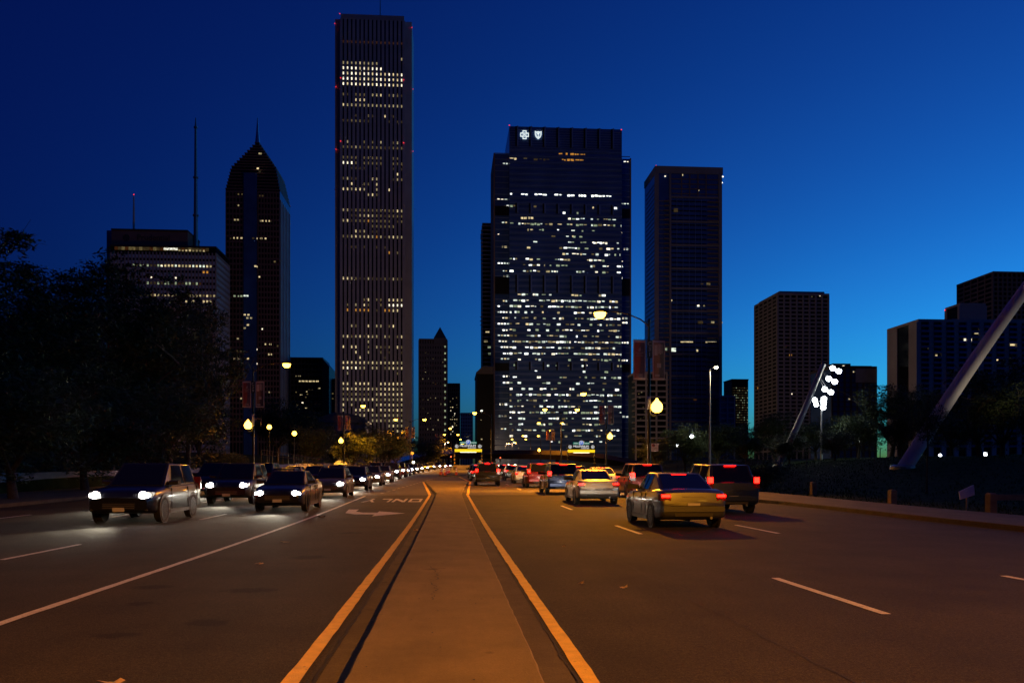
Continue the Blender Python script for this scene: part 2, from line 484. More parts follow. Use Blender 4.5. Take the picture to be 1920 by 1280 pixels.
mark('turn_arrow', [(-3.80, 32.6), (-3.42, 32.6), (-3.38, 31.2), (-3.1, 30.55), (-2.55, 30.45), (-2.55, 31.3), (-1.55, 30.0), (-2.55, 28.3), (-2.55, 29.35), (-3.25, 29.45), (-3.65, 30.3)], M['white_paint'], road)

# gutters, median, kerbs, pavements
tag(sheet(const(-0.95), const(-0.72), -20, 46.5, 0.004).build('gutter', M['gutter']), kind='structure')
tag(sheet(const(0.64), const(0.90), -20, 46.5, 0.004).build('gutter', M['gutter']), kind='structure')
def jagged(name, x0, x1, y0, y1, w, parent, seed, amp=0.02, dz=0.009, zt=0.0, nx=160):
    rr = random.Random(seed); b = MB(); off = 0
    for i in range(nx + 1):
        t = i / nx; y = y0 + (y1 - y0) * t
        off = off * 0.8 + rr.uniform(-amp, amp); ww = w * rr.uniform(0.35, 1.5)
        x = x0 + (x1 - x0) * t + off
        b.v += [(x - ww, y, Gz(y) + dz + zt), (x + ww, y, Gz(y) + dz + zt)]
    for i in range(nx): b.f.append((2*i, 2*i+1, 2*i+3, 2*i+2)); b.m.append(0)
    return b.build(name, M['crack'], parent)
jagged('crack', 0.905, 0.905, 2, 46, 0.008, road, 3, 0.012, nx=420)
jagged('crack', -0.955, -0.955, 2, 46, 0.010, road, 5, 0.012, nx=420)
jagged('crack', -6.1, -5.6, 4, 46, 0.006, road, 8, 0.03, nx=200)
jagged('crack', 2.9, 2.7, 4, 46, 0.004, road, 9, 0.03, nx=200)
med = tag(solid(const(-0.70), const(0.63), -20, 46.3, -0.05, 0.13, .22, 0.018, .006).build('median', M['median']), kind='structure')
fl = lambda y: -0.74 - 1.42 * (y - 46.4) / 30.6
fr = lambda y: 0.64 + 1.0 * (y - 46.4) / 30.6
flare = tag(solid(fl, fr, 46.36, 77, -0.05, 0.13, 2.0, 0.02).build('median', M['median']), kind='structure')
tag(sheet(lambda y: fl(y) - 0.3, fl, 46.7, 77, 0.004).build('gutter', M['gutter']), kind='structure')
tag(sheet(fr, lambda y: fr(y) + 0.28, 46.7, 77, 0.004).build('gutter', M['gutter']), kind='structure')
isl = tag(solid(lambda y: -1.3 + 1.6 * (y - 104) / 74, lambda y: 1.1 + 6.4 * (y - 104) / 74, 104, 205, -0.05, 0.14, 4).build('garage_island', M['sidewalk']), kind='structure')
# gum spots, hairline cracks and fallen leaves on the median
rr = random.Random(12); b = MB()
for i in range(46):
    cx, cyy, r0 = rr.uniform(-0.6, 0.55), rr.uniform(3.2, 20), rr.uniform(0.006, 0.016)
    b.face([(cx + r0 * math.cos(a) * rr.uniform(.8, 1.2), cyy + r0 * 1.5 * math.sin(a), 0.1335) for a in [k * PI / 4 for k in range(8)]])
tag(b.build('gum_spots', M['gum'], med), kind='stuff')
jagged('crack', -0.16, -0.24, 9.2, 12.6, 0.004, med, 21, 0.04, 0.003, 0.13, 40)
jagged('crack', -0.24, 0.02, 12.6, 13.6, 0.003, med, 22, 0.04, 0.003, 0.13, 20)
def debris(x, y, s, seed, zt):
    q = random.Random(seed); b = MB()
    for k in range(5):
        a = q.uniform(0, 6.28); cx, cyy = q.uniform(-s, s), q.uniform(-s, s)
        ln, wd = s * q.uniform(.6, 1.2), s * q.uniform(.2, .5)
        ca, sa = math.cos(a), math.sin(a)
        b.face([(cx + ca*u - sa*v, cyy + sa*u + ca*v, z) for u, v, z in ((-ln,-wd,0.004),(ln,-wd,q.uniform(.01,.04)),(ln*.9,wd,q.uniform(.01,.05)),(-ln,wd,0.006))])
    return b.build('dry_leaf', M['leaf_litter'], None, (x, y, Gz(y) + zt))
DEB = [(-0.86, 21.8, .07, .006, 'crumpled dry leaves lying in the gutter left of the median'),
       (0.60, 24.5, .06, .135, 'scrap of dry leaf on the right edge of the median'),
       (-4.1, 28.0, .1, .004, 'pale flat scrap on the road beside the turn lane line'),
       (-3.5, 18.5, .06, .004, 'small pale scrap in the middle of the turn lane'),
       (-3.1, 14.2, .04, .004, 'pale crumb in the turn lane between the dark stains'),
       (2.3, 17.0, .035, .004, 'farthest dry leaf on the asphalt right of the yellow line'),
       (1.78, 11.4, .03, .004, 'tiny leaf crumb on the right lane closest to the yellow line'),
       (2.24, 10.9, .035, .004, 'nearest little leaf on the right lane'),
       (-2.4, 6.2, .06, .004, 'light scrap at the bottom edge of the picture in the turn lane')]
for i, (x, y, s_, zt, lb) in enumerate(DEB):
    tag(debris(x, y, s_, 40 + i, zt), lb, 'leaf', 'scraps and leaves on the street')

tag(solid(lambda y: xl(y) - 0.17, xl, -60, 430, -0.05, 0.14, 6).build('kerb', M['gutter']), kind='structure')
tag(solid(const(-23.5), lambda y: xl(y) - 0.175, -60, 430, -0.05, 0.135, 6).build('sidewalk', M['sidewalk']), kind='structure')
tag(solid(xr, lambda y: xr(y) + 0.17, -60, 430, -0.05, 0.14, 4).build('kerb', M['gutter']), kind='structure')
tag(solid(lambda y: xr(y) + 0.175, outer, -60, 430, -0.05, 0.135, 4).build('sidewalk', M['sidewalk']), kind='structure')

# retaining wall on the left, in cast panels
rw = thing('retaining_wall', 'long low pale concrete retaining wall left of the road below the trees', 'wall', (-23.8, 20, Gz(20)))
y = -2.0
while y < 215:
    y1 = y + 5.8
    h = 1.15 + 0.35 * smooth(60, 150, y)
    q = MB()
    q.loft([[(-.14, a - 20, Gz(a) - Gz(20) - .2), (.14, a - 20, Gz(a) - Gz(20) - .2), (.14, a - 20, Gz(a) - Gz(20) + h - .1), (-.14, a - 20, Gz(a) - Gz(20) + h - .1)] for a in (y, y1)])
    q.build('panel', M['wall_conc'], rw)
    q = MB()
    q.loft([[(-.19, a - 20, Gz(a) - Gz(20) + h - .098), (.19, a - 20, Gz(a) - Gz(20) + h - .098), (.18, a - 20, Gz(a) - Gz(20) + h + .03), (-.18, a - 20, Gz(a) - Gz(20) + h + .03)] for a in (y, y1 - .01)])
    q.build('coping', M['wall_conc'], rw)
    y = y1 + 0.03

# blades of grass along the park edges
rr = random.Random(5); b = MB()
def blades(n_, fx, y0, y1):
    for i in range(n_):
        y = y0 + (y1 - y0) * rr.random() ** 1.4; x = fx(y)
        z = ground_h(x, y); h = rr.uniform(.04, .15); a = rr.uniform(0, 6.28); w = .02 + y * .0004
        dx, dy = math.cos(a) * w, math.sin(a) * w
        b.face([(x - dx, y - dy, z - .02), (x + dx, y + dy, z - .02), (x + rr.uniform(-.1, .1), y + rr.uniform(-.1, .1), z + h)])
blades(16000, lambda y: outer(y) + .7 + 26 * rr.random() ** 1.7, 16, 110)
blades(5000, lambda y: -24.3 - 14 * rr.random() ** 1.5, 40, 150)
tag(b.build('grass', M['blade']), 'rough grass along the edges of the park beside the pavements', 'grass', kind='stuff')

# ------------------------------------------------------------------ towers of the skyline
B = {}
def facade(name, col, rough=0.6, spec=0.5, var=0.12, metal=0.0):
    return mat(name, col, rough, metal, var, 0.08, spec=spec)
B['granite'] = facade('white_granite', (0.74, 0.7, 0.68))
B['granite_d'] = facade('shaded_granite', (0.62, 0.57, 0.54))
B['glass'] = facade('dark_window_glass', (0.012, 0.013, 0.016), 0.12, 0.4, 0.2)
B['glass_matte'] = facade('recessed_window_glass', (0.008, 0.008, 0.009), 0.5, 0.1, 0.2)
B['blueglass'] = facade('blue_curtain_glass', (0.09, 0.19, 0.46), 0.22, 0.8, 0.25, 0.15)
B['bluebar'] = facade('blue_grey_mullion', (0.26, 0.4, 0.72), 0.45, 0.5, 0.15)
B['brown'] = facade('brown_concrete', (0.36, 0.26, 0.2), 0.8, 0.2)
B['rose'] = facade('rose_granite', (0.36, 0.2, 0.16), 0.5, 0.3)
B['grey'] = facade('grey_concrete', (0.42, 0.37, 0.34), 0.8, 0.2)
B['lime'] = facade('limestone_pier', (0.66, 0.5, 0.4), 0.8, 0.2)
B['alu'] = facade('aluminium_spandrel', (0.78, 0.8, 0.88), 0.45, 0.4)
B['dark'] = facade('dark_bronze', (0.1, 0.08, 0.075), 0.5, 0.3)
B['copper'] = facade('copper_roof', (0.09, 0.1, 0.09), 0.7, 0.2)
B['pale'] = facade('pale_concrete', (0.58, 0.54, 0.53), 0.8, 0.2)
B['louvre'] = facade('black_louvre', (0.02, 0.02, 0.022), 0.6, 0.3)

PANE = MB().box(-.5, .5, -.04, .04, -.5, .5).mesh('lit_window', WIN[0])
class Tower:
    def __init__(s, name, label, y, XL, XR, Ytop, D, cat='skyscraper', core='glass', zb=None):
        s.y = y; s.x0 = x_at(XL, y); s.W = x_at(XR, y) - s.x0; s.D = D
        s.zb = (Gz(y) - 1.0) if zb is None else zb
        s.root = thing(name, label, cat, (s.x0, y, s.zb))
        s.Hm = s.v(Ytop, (XL + XR) / 2)
        s.lit = []
        if core: s.box('glass_core', 0, s.W, 0, D, 0, s.Hm, B[core])
    def u(s, X): return x_at(X, s.y) - s.x0
    def v(s, Y, X=None):
        x = s.x0 + (s.W / 2 if X is None else s.u(X))
        return z_at(Y, x, s.y) - s.zb
    def ud(s, X, d): return x_at(X, s.y + d) - s.x0
    def vd(s, Y, X, d): return z_at(Y, x_at(X, s.y + d), s.y + d) - s.zb
    def box(s, name, u0, u1, d0, d1, v0, v1, m):
        return MB().box(u0, u1, d0, d1, v0, v1).build(name, m, s.root)
    def repeat(s, name, u0, u1, d0, d1, v0, v1, m, places):
        """the same box at several offsets, sharing one mesh"""
        me = MB().box(u0, u1, d0, d1, v0, v1).mesh(name, m)
        return [link(name, me, s.root, p) for p in places]
    def piers(s, n, w, d, v0, v1, m, u0=None, u1=None, name='pier', dd=0.0, face='front'):
        u0 = 0 if u0 is None else u0; u1 = s.W if u1 is None else u1
        pos = [u0 + (u1 - u0) * i / (n - 1) for i in range(n)] if n > 1 else [u0]
        if face == 'front':
            return s.repeat(name, -w/2, w/2, -d, 0.02, v0, v1, m, [(p, dd, 0) for p in pos])
        if face == 'right':
            return s.repeat(name, 0, d, -w/2, w/2, v0, v1, m, [(s.W - .02, p, 0) for p in pos])
        return s.repeat(name, -d, 0.02, -w/2, w/2, v0, v1, m, [(0, p, 0) for p in pos])
    def bands(s, vs_, h, d, m, u0=None, u1=None, name='spandrel', face='front', dd=0.0):
        u0 = 0 if u0 is None else u0; u1 = s.W if u1 is None else u1
        if face == 'front':
            return s.repeat(name, u0, u1, -d, 0.02, -h/2, h/2, m, [(0, dd, v) for v in vs_])
        if face == 'right':
            return s.repeat(name, 0, d, u0, u1, -h/2, h/2, m, [(s.W - .02, 0, v) for v in vs_])
        return s.repeat(name, -d, 0.02, u0, u1, -h/2, h/2, m, [(0, 0, v) for v in vs_])
    def win(s, u, v, w, h, k, d=-0.06, face='front'):
        s.lit.append((u, v, w, h, k, d, face))
    def finish(s, limit=300):
        L_ = sorted(s.lit, key=lambda q: -(q[2] * q[3] * (3 if q[4] in (0, 6) else 1)))
        for (u, v, w, h, k, d, face) in L_[:limit]:
            if face == 'front':
                o = link('lit_window', PANE, s.root, (u, d, v), None, (w, 1, h))
            else:
                o = link('lit_window', PANE, s.root, (s.W + .06 if face == 'right' else -.06, u, v), (0, 0, PI / 2), (w, 1, h))
            o.material_slots[0].link = 'OBJECT'; o.material_slots[0].material = WIN[k]
        if len(L_) > limit:
            b = MB()
            for (u, v, w, h, k, d, face) in L_[limit:]:
                b.box(u - w/2, u + w/2, d - .04, d + .04, v - h/2, v + h/2, k)
            tag(b.build('lit_windows_small', WIN, s.root), kind='stuff')
    def beacon(s, u, d, v, r=0.55):
        r *= .8
        MB().lathe([(.1 * r, -r), (.8 * r, -.6 * r), (r, 0), (.7 * r, .7 * r), (.1 * r, r)], 8).build('beacon', M['red_beacon'], s.root, (u, d, v + r * .6))
rw_ = random.Random(77)

# --- the tall white granite tower
T = Tower('office_tower', 'tallest tower, slender, with close vertical white piers and rows of lit windows', 655, 640, 757, 30, 46)
u0, u1 = 0, T.W
nt_ = T.u(640) - T.u(626)
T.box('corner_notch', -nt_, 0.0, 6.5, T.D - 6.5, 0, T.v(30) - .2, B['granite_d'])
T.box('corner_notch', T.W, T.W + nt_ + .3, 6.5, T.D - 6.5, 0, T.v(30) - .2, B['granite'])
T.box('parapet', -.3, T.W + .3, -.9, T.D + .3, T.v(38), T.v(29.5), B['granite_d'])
colp = T.W / 15.0
T.piers(16, 1.95, .9, 0, T.v(38) - .02, B['granite'])
flo = 9.83 * 655 / F * 1.0
rows = {80: '999999999999999', 111: '..............2', 120: '222212222......', 131: '0000101000.....', 141: '010010010110110'.replace('0', '0'),
        151: '000010110010110', 160.6: '010010010010110', 180: '34.333.221.3234', 189: '...111.........', 200: '122222222222222',
        220: '...4..34..1.4..', 229: '4433344....4.44', 268: '.2...3.3.2..32.', 278: '333234333344333', 297.6: '3333.33333..33.',
        307: '0003.33333..333', 317.5: '..4444..4...4.4', 327.6: '.............1.', 336: '3244...22...423', 347: '..1..33.1......',
        355.7: '112112..2..1...', 366: '......213......', 395.6: '2243333333333 12'.replace(' ', ''), 405: '..44221233433332', 415: '214333533333.43',
        424.7: '.......333333..', 434: '...132.44......', 444: '332122125242122', 463: '..44.4..4.4....', 473: '...........5.3.',
        521.5: '112344244434234', 560.6: '.....31.33.1112', 570: '.3.2.13..3.0000', 579: '.5.5555.4.5511.', 613: '..23..1.22.31..',
        631: '213213122.23.31', 642: '......2........', 650: '1.11..3.2343.13', 660: '...1..2..3.4..4', 669: '....1.....4....',
        679.5: '111111212122122', 689: '101022.22.32121', 700.6: '.2...........3.', 717.7: '11.1111..111111', 727: '212122122211122',
        737: '3332333.2112111', 746.8: '222221212322221', 756: '1.2.....2121122', 765.5: '1..11211.121212', 775: '...121.22312223',
        784: '...1.2.22232222', 794: '...........2122', 804: '.............12'}
spv = []
Y = 60.0
for i in range(76):
    spv.append(T.v(75.4 + i * 9.83))
T.bands(spv, 1.9, .12, B['louvre'])
for Yr, pat in rows.items():
    kf = round((Yr - 80.3) / 9.83); Yc = 80.3 + kf * 9.83
    for c, ch in enumerate(pat[:15]):
        if ch == '.': continue
        T.win((c + .5) * colp, T.v(Yc), colp - 2.25, 1.9, int(ch), -.2)
T.finish(300)
for X, Y_ in ((637, 29), (756, 31)):
    T.beacon(T.u(X), 0, T.v(Y_), .42)
for X, Y_ in ((625.5, 40), (772, 42)):
    T.beacon(T.u(X), 6, T.v(Y_), .42)
for Y_ in (150, 268):
    for X, d in ((639, -1), (757, -1), (628, 6.0), (774, 6.0)):
        T.beacon(T.u(X), d - .2, T.v(Y_ + (9 if d > 0 else 0)), .4)
MB().tube([(0, 0, 0), (0, 0, 9), (0, 0, 34)], [1.0, .55, .15], 6).build('antenna', M['grey_metal'], T.root, (T.ud(713, 22), 22, T.v(30)))

# --- the blue glass tower with the two lit emblems
T = Tower('office_tower', 'wide dark blue glass tower with a lit cross and shield emblem near its top', 585, 955, 1166, 240, 44, core='blueglass')
ul, ur = T.u(929), T.u(1185)
T.box('side_wing', ul, -.0, 7, T.D + 6, 0, T.v(285), B['blueglass'])
T.box('side_wing', T.W, ur, 7, T.D + 6, 0, T.v(288), B['blueglass'])
T.box('corner_pier', ul - .9, ul, 6.6, T.D + 6, 0, T.v(285) + .5, B['brown'])
T.box('corner_pier', ur, ur + .9, 6.6, T.D + 6, 0, T.v(288) + .5, B['brown'])
vsp = [T.v(284 + 11.0 * i) for i in range(53)]
T.bands(vsp, .5, .35, B['bluebar'])
T.bands([a + .9 for a in vsp], .18, .28, B['bluebar'], name='mullion')
T.bands([a - .9 for a in vsp], .18, .28, B['bluebar'], name='mullion')
T.bands(vsp, .5, .35, B['bluebar'], ul, -.05, dd=7)
T.bands(vsp, .5, .35, B['bluebar'], T.W + .05, ur, dd=7)
fins = [T.u(970.5 + 25.6 * i) for i in range(8)]
for (Ya, Yb) in ((240, 277), (383, 401), (517, 549), (679, 694)):
    va, vb = T.v(Yb), T.v(Ya)
    for f_ in fins:
        T.box('fin', f_ - .45, f_ + .45, -1.4, -.02, va, vb, B['bluebar'])
        T.box('fin_slot', f_ - 1.6, f_ - .46, -.42, -.02, va, vb, B['louvre'])
    if Ya != 240:
        for (a_, c_) in ((ul, -.05), (T.W + .05, ur)):
            T.box('dark_louvre', a_, c_, 6.55, 6.98, va, vb, B['louvre'])
k_ = 0
for i in range(8):
    T.bands([T.v(246 + 4.6 * i)], .22, .3, B['bluebar'], name='mullion')
R_ = {287: [(1047, 1097, 5, 1)], 299: [(955, 970, 1, 1), (976, 992, 3, .5), (1047, 1095, 5, .9), (1000, 1040, 4, .4)],
      365: [(956, 1148, 6, .8)], 389: [(956, 966, 0, 1), (1000, 1006, 0, 1), (1110, 1116, 0, 1), (1150, 1158, 0, 1)],
      400: [(1010, 1120, 0, .14)], 409: [(976, 1000, 1, .8), (1048, 1155, 7, .65)], 421: [(956, 1165, 0, .86)],
      432: [(970, 1150, 0, .24)], 443: [(970, 1155, 0, .24), (1072, 1092, 0, .9)], 455: [(970, 1160, 7, .3), (1110, 1150, 0, .5)],
      466: [(970, 1045, 0, .15), (1048, 1163, 0, .8)], 477: [(1048, 1163, 0, .8)], 487: [(955, 1022, 0, .75), (1040, 1080, 0, .7), (1100, 1138, 0, .7), (1156, 1165, 6, 1)],
      499: [(956, 962, 0, 1), (980, 1022, 0, .85), (1030, 1070, 8, .4), (1099, 1142, 0, .85), (1156, 1165, 6, 1)],
      510: [(955, 963, 6, 1), (980, 1046, 0, .85), (1080, 1142, 0, .8), (1156, 1165, 6, 1)]}
for i, d_ in enumerate([.55, .72, .88, .5, .6, .45, .55, .7, .85, .72, .92, .45, .3, .12, .5, .42, .45, .8, .45, .5, .95, .55, .5, .5, .4, .3]):
    R_[558.5 + 11.0 * i] = [(955, 1165, 7 if i > 10 else 0, d_)]
def lit_row(T, Yr, segs, wpx=(3.0, 8.0), hpx=3.5, u_lo=None, jit=True):
    for (Xa, Xb, k, p) in segs:
        X = Xa + .5
        while X < Xb - 1:
            w = rw_.uniform(*wpx)
            if rw_.random() < p * .88:
                kk = k
                if k in (0, 7) and jit:
                    kk = rw_.choice((0, 6, 7, 7, 1, 8, 8, 2, 3)) if k == 0 else rw_.choice((7, 7, 8, 0, 2, 8, 3, 6))
                w2 = min(w, Xb - X)
                h = hpx * rw_.choice((.4, .55, .7, 1.0, 1.0))
                T.win(T.u(X + w2 / 2), T.v(Yr + rw_.uniform(-.6, .4) + (hpx - h) * -.3), T.u(X + w2) - T.u(X) - .2, h * T.y / F, kk, -.1)
            X += w + rw_.choice((.8, .8, 1.0, 2.4))
for Yr, segs in R_.items():
    lit_row(T, 284 + 11 * (round((Yr - 289.5) / 11.0) + .5), segs)
# wings
for Yr, a_, c_ in ((371, 933, 953), (383, 946, 953), (414, 942, 954), (437, 934, 938), (460, 942, 954), (491, 934, 954), (505, 944, 954), (515, 944, 954),
                   (562, 944, 954), (572, 934, 938), (583, 934, 954), (594, 943, 954), (605, 934, 954), (617, 943, 953), (627, 934, 954), (638, 936, 954), (649, 940, 954),
                   (661, 944, 954), (671, 940, 954), (704, 944, 954), (716, 944, 954), (757, 937, 954), (779, 936, 954), (803, 940, 952), (303, 944, 953)):
    X = a_
    while X < c_ - 1:
        w = rw_.uniform(3, 6)
        T.win(T.u(min(X + w / 2, c_)), T.v(Yr), w * .3, rw_.uniform(.6, 1.15), rw_.choice((0, 7, 1, 6)), 6.9)
        X += w + 1.4
for Yr, a_, c_ in ((294, 1173, 1182), (373, 1167, 1181), (428, 1167, 1172), (460, 1173, 1181), (483, 1167, 1172), (493, 1167, 1172), (515, 1167, 1172), (638, 1168, 1182), (672, 1166, 1181), (592, 1166, 1178), (600, 1170, 1181), (779, 1166, 1182)):
    X = a_
    while X < c_ - 1:
        w = rw_.uniform(3, 6)
        T.win(T.u(min(X + w / 2, c_)), T.v(Yr), w * .3, rw_.uniform(.7, 1.3), rw_.choice((0, 7, 6)), 6.9)
        X += w + 1.2
T.finish(300)
T.beacon(T.u(955), 0, T.v(239), .5); T.beacon(T.u(1165), 0, T.v(241), .5)
# emblems
def ring(poly_o, poly_i, d, mi, parent, name, loc, th=.3):
    b = MB(); n = len(poly_o)
    for i in range(n):
        j = (i + 1) % n
        b.loft([[(poly_o[i][0], -th, poly_o[i][1]), (poly_o[j][0], -th, poly_o[j][1]), (poly_i[j][0], -th, poly_i[j][1]), (poly_i[i][0], -th, poly_i[i][1])],
                [(poly_o[i][0], 0, poly_o[i][1]), (poly_o[j][0], 0, poly_o[j][1]), (poly_i[j][0], 0, poly_i[j][1]), (poly_i[i][0], 0, poly_i[i][1])]])
    return b.build(name, mi, parent, loc)
def cross(a, c):
    return [(-c, a), (c, a), (c, c), (a, c), (a, -c), (c, -c), (c, -a), (-c, -a), (-c, -c), (-a, -c), (-a, c), (-c, c)]
ec = (T.u(983.4), -.5, T.v(255.8))
crx = ring(cross(2.9, 1.35), cross(2.4, .85), 0, M['logo'], T.root, 'cross_emblem', ec)
b = MB()
for a_ in range(5):                         # the figure inside the disc, as strokes left dark
    pass
arm = [(.0, 1.0, .3), (-.55, .1, .0)]
disc = [(1.3 * math.cos(k * PI / 8), 1.3 * math.sin(k * PI / 8)) for k in range(16)]
ring(disc, [(p[0] * .8, p[1] * .8) for p in disc], 0, M['logo'], crx, 'emblem_ring', (0, -.05, 0))
for pts in (([(-.75, -.05), (-.2, .35), (.1, .1), (-.45, -.5)]), ([(.05, .55), (.5, .45), (.3, .05), (0, .15)]), ([(.1, -.2), (.65, .0), (.55, -.6), (.2, -.75)]), ([(-.5, .75), (-.2, .9), (-.1, .55), (-.45, .45)])):
    MB().prism(pts, -.3, 0).build('emblem_figure', M['logo'], crx, (0, -.05, 0))
sh = [(-2.3, 2.7), (-1.2, 2.25), (0, 2.5), (1.2, 2.25), (2.3, 2.7), (2.25, .2), (1.5, -1.6), (0, -2.8), (-1.5, -1.6), (-2.25, .2)]
shd = ring(sh, [(p[0] * .8, p[1] * .8) for p in sh], 0, M['logo'], T.root, 'shield_emblem', (T.u(1009), -.5, T.v(255.5)))
ring([(p[0] * .66, p[1] * .66) for p in sh], [(p[0] * .56, p[1] * .56) for p in sh], 0, M['logo'], shd, 'emblem_ring', (0, 0, 0))
MB().prism([(-.3, 1.3), (.3, 1.3), (.22, -1.5), (-.22, -1.5)], -.3, 0).build('emblem_staff', M['logo'], shd, (0, -.04, 0))
MB().prism([(-.8, 1.0), (-.5, 1.35), (.5, 1.2), (.75, .6), (-.3, .35)], -.3, 0).build('emblem_serpent', M['logo'], shd, (0, -.09, 0))

# --- the glass and concrete residential tower right of it
T = Tower('residential_tower', 'slim residential tower of concrete frame and blue glass right of the emblem tower', 600, 1229, 1354, 313, 34, core='blueglass')
vL = T.v(313)
# splayed glass side bays
b = MB(); a1 = T.u(1369)
b.prism([(T.W, 0), (a1, 26), (a1, 34), (T.W, 34)], 0, vL - 5, 'z'); b.build('side_bay', B['blueglass'], T.root)
T.box('edge_column', a1, a1 + .9, 26, 34, 0, vL - 9, B['brown'])
T.bands([T.v(345 + 8.8 * i) for i in range(52)], .5, .2, B['louvre'], 1, 29, 'vent_band', 'left')
T.box('roof_slab', -.4, T.W + .4, -.6, 34, T.v(326), vL, B['grey'])
for Xp, w in ((1231, 3.0), (1256.5, 1.3), (1350, 2.3)):
    T.box('column', T.u(Xp) - w / 2, T.u(Xp) + w / 2, -1.0, -.02, 0, T.v(326) - .05, B['grey'])
for Yb in (370, 416, 460, 504, 541, 583, 624, 664, 705, 746, 790):
    T.box('belt', T.u(1258), T.u(1349), -.7, -.02, T.v(Yb) - .6, T.v(Yb) + .6, B['grey'])
T.bands([T.v(336 + 9.2 * i) for i in range(4)], .55, .5, B['brown'], T.u(1258), T.u(1348), 'crown_rail')
T.piers(4, .7, .5, T.v(368), T.v(326) - .05, B['brown'], T.u(1278), T.u(1324), 'crown_post')
T.bands([T.v(378 + 8.8 * i) for i in range(50)], .7, 1.3, B['brown'], T.u(1326), T.u(1347), 'balcony')
T.bands([T.v(378 + 8.8 * i) for i in range(50)], .7, 1.5, B['brown'], T.u(1245), T.u(1254), 'balcony')
T.bands([T.v(378 + 8.8 * i) for i in range(50)], .8, .3, B['louvre'], T.u(1259), T.u(1324), 'spandrel')
T.bands([T.v(378 + 8.8 * i) for i in range(50)], .5, .3, B['grey'], T.u(1234), T.u(1244), 'spandrel')
T.piers(5, .25, .4, 0, T.v(372), B['bluebar'], T.u(1269), T.u(1315), 'mullion')
for i in range(62):                          # dark vent slots down the right glass bay
    MB().box(-1.2, 1.2, -.08, .08, -.35, .35).build('vent', B['louvre'], T.root, (T.W + (a1 - T.W) * (.3 if i % 2 else .72), 26 * (.3 if i % 2 else .72) - .5, T.v(350 + 7 * i)), None, (0, 0, math.atan2(26, a1 - T.W)))
T.box('terrace_soffit', T.u(1276), T.u(1299), -.4, -.1, T.v(642), T.v(640), WIN[1])
T.box('terrace_soffit', T.u(1323), T.u(1343), -.4, -.1, T.v(642), T.v(640), WIN[1])
for (X, Y_, w, h, k) in ((1247, 332, 2.5, 2, 0), (1279, 329, 3, 3, 1), (1310, 357, 1.4, 1.4, 1), (1351, 523, 5, 2, 1), (1328, 532, 7, 4, 3), (1316, 532, 5, 2, 4), (1267, 395, 8, 7, 4),
                         (1258, 564, 4, 3, 1), (1309, 573, 4, 3, 0), (1320, 573, 3, 2, 2), (1313, 604, 10, 5, 4), (1336, 604, 6, 4, 2), (1352, 604, 5, 3, 2), (1262, 656, 10, 7, 7), (1248, 655, 5, 5, 8),
                         (1307, 657, 3, 4, 1), (1352, 660, 2, 2, 1), (1258, 604, 3, 3, 4), (1240, 652, 4, 5, 8), (1303, 749, 6, 3, 9)):
    T.win(T.u(X), T.v(Y_), w * .375, h * .375, k, -.4)
T.finish()
T.beacon(T.u(1230), 0, T.v(313), .4); T.beacon(T.u(1346), 0, T.v(314), .4)
for i in range(3):
    MB().box(-.5, .5, -.4, .4, -.4, .4).build('roof_light', WIN[6], T.root, (T.W + (a1 - T.W) * (.2 + .28 * i) + .6, 26 * (.2 + .28 * i) - 1.2, T.v(326 + 5 * i)))

# --- long white slab with the roof mast (left)
T = Tower('office_slab', 'broad white gridded office slab with a tall roof mast at left', 680, 208, 405, 462, 41, core='glass')
T.piers(31, 1.05, .7, 0, T.v(473), B['lime'])
vsx = [T.v(481 + 11.1 * i) for i in range(34)]
T.bands(vsx, 2.6, .35, B['alu'])
T.piers(14, .9, .6, 0, T.v(473), B['lime'], 1, 40, face='right')
T.bands(vsx, 2.4, .3, B['alu'], .5, 40.5, face='right')
T.box('top_band', -.4, T.W + .4, -.8, T.D + .4, T.v(463.5), T.v(460.5), B['dark'])
ub = T.u(352)
T.box('penthouse', T.ud(209, 8), T.ud(352, 8), 8, 40, T.v(462), T.vd(433, 280, 8), B['rose'])
T.box('penthouse_cornice', T.ud(208.5, 8), T.ud(352.5, 8), 7.4, 40.6, T.vd(433, 280, 8) + .01, T.vd(430, 280, 8), B['dark'])
T.box('rear_block', T.ud(200, 20), T.ud(209, 20), 20, 58, 0, T.vd(432, 204, 20), B['blueglass'])
link('lettering', text_mesh('Prudential', 6.2, B['dark'], .15), T.root, (T.ud(288, 8), 7.8, T.vd(446, 288, 8)), UP_S)
MB().lathe([(2.6, -.2), (2.6, .2)], 16).build('round_emblem', B['dark'], T.root, (T.ud(237, 8), 7.8, T.vd(445.5, 237, 8)), rot=(PI / 2, 0, 0))
mv = lambda Y: T.vd(Y, 366, 24)
MB().tube([(0, 0, T.v(462)), (0, 0, mv(404)), (0, 0, mv(333)), (0, 0, mv(240)), (0, 0, mv(221))], [1.8, 1.55, 1.25, .95, .3], 10).build('mast', M['grey_metal'], T.root, (T.ud(367, 24), 24, 0))
for Yc, r in ((404, 2.4), (333, 2.1), (239, 1.6)):
    MB().lathe([(r, -.5), (r, .5)], 10).build('mast_collar', M['grey_metal'], T.root, (T.ud(367, 24), 24, mv(Yc)))
MB().tube([(0, 0, T.v(432)), (0, 0, T.vd(395, 251, 20)), (0, 0, T.vd(366, 251, 20))], [1.0, .8, .45], 8).build('antenna', M['white_metal'], T.root, (T.ud(251, 20), 20, 0))
MB().lathe([(.2, -.5), (.5, 0), (.2, .5)], 8).build('beacon', M['red_beacon'], T.root, (T.ud(251, 20), 20, T.vd(365, 251, 20)))
cp = T.W / 30.0
def slab(Yr, cols, k, h=1.6, w=None):
    for c in cols: T.win((c + .5) * cp, T.v(Yr), w or cp - 1.3, h, k if isinstance(k, int) else rw_.choice(k), -.2)
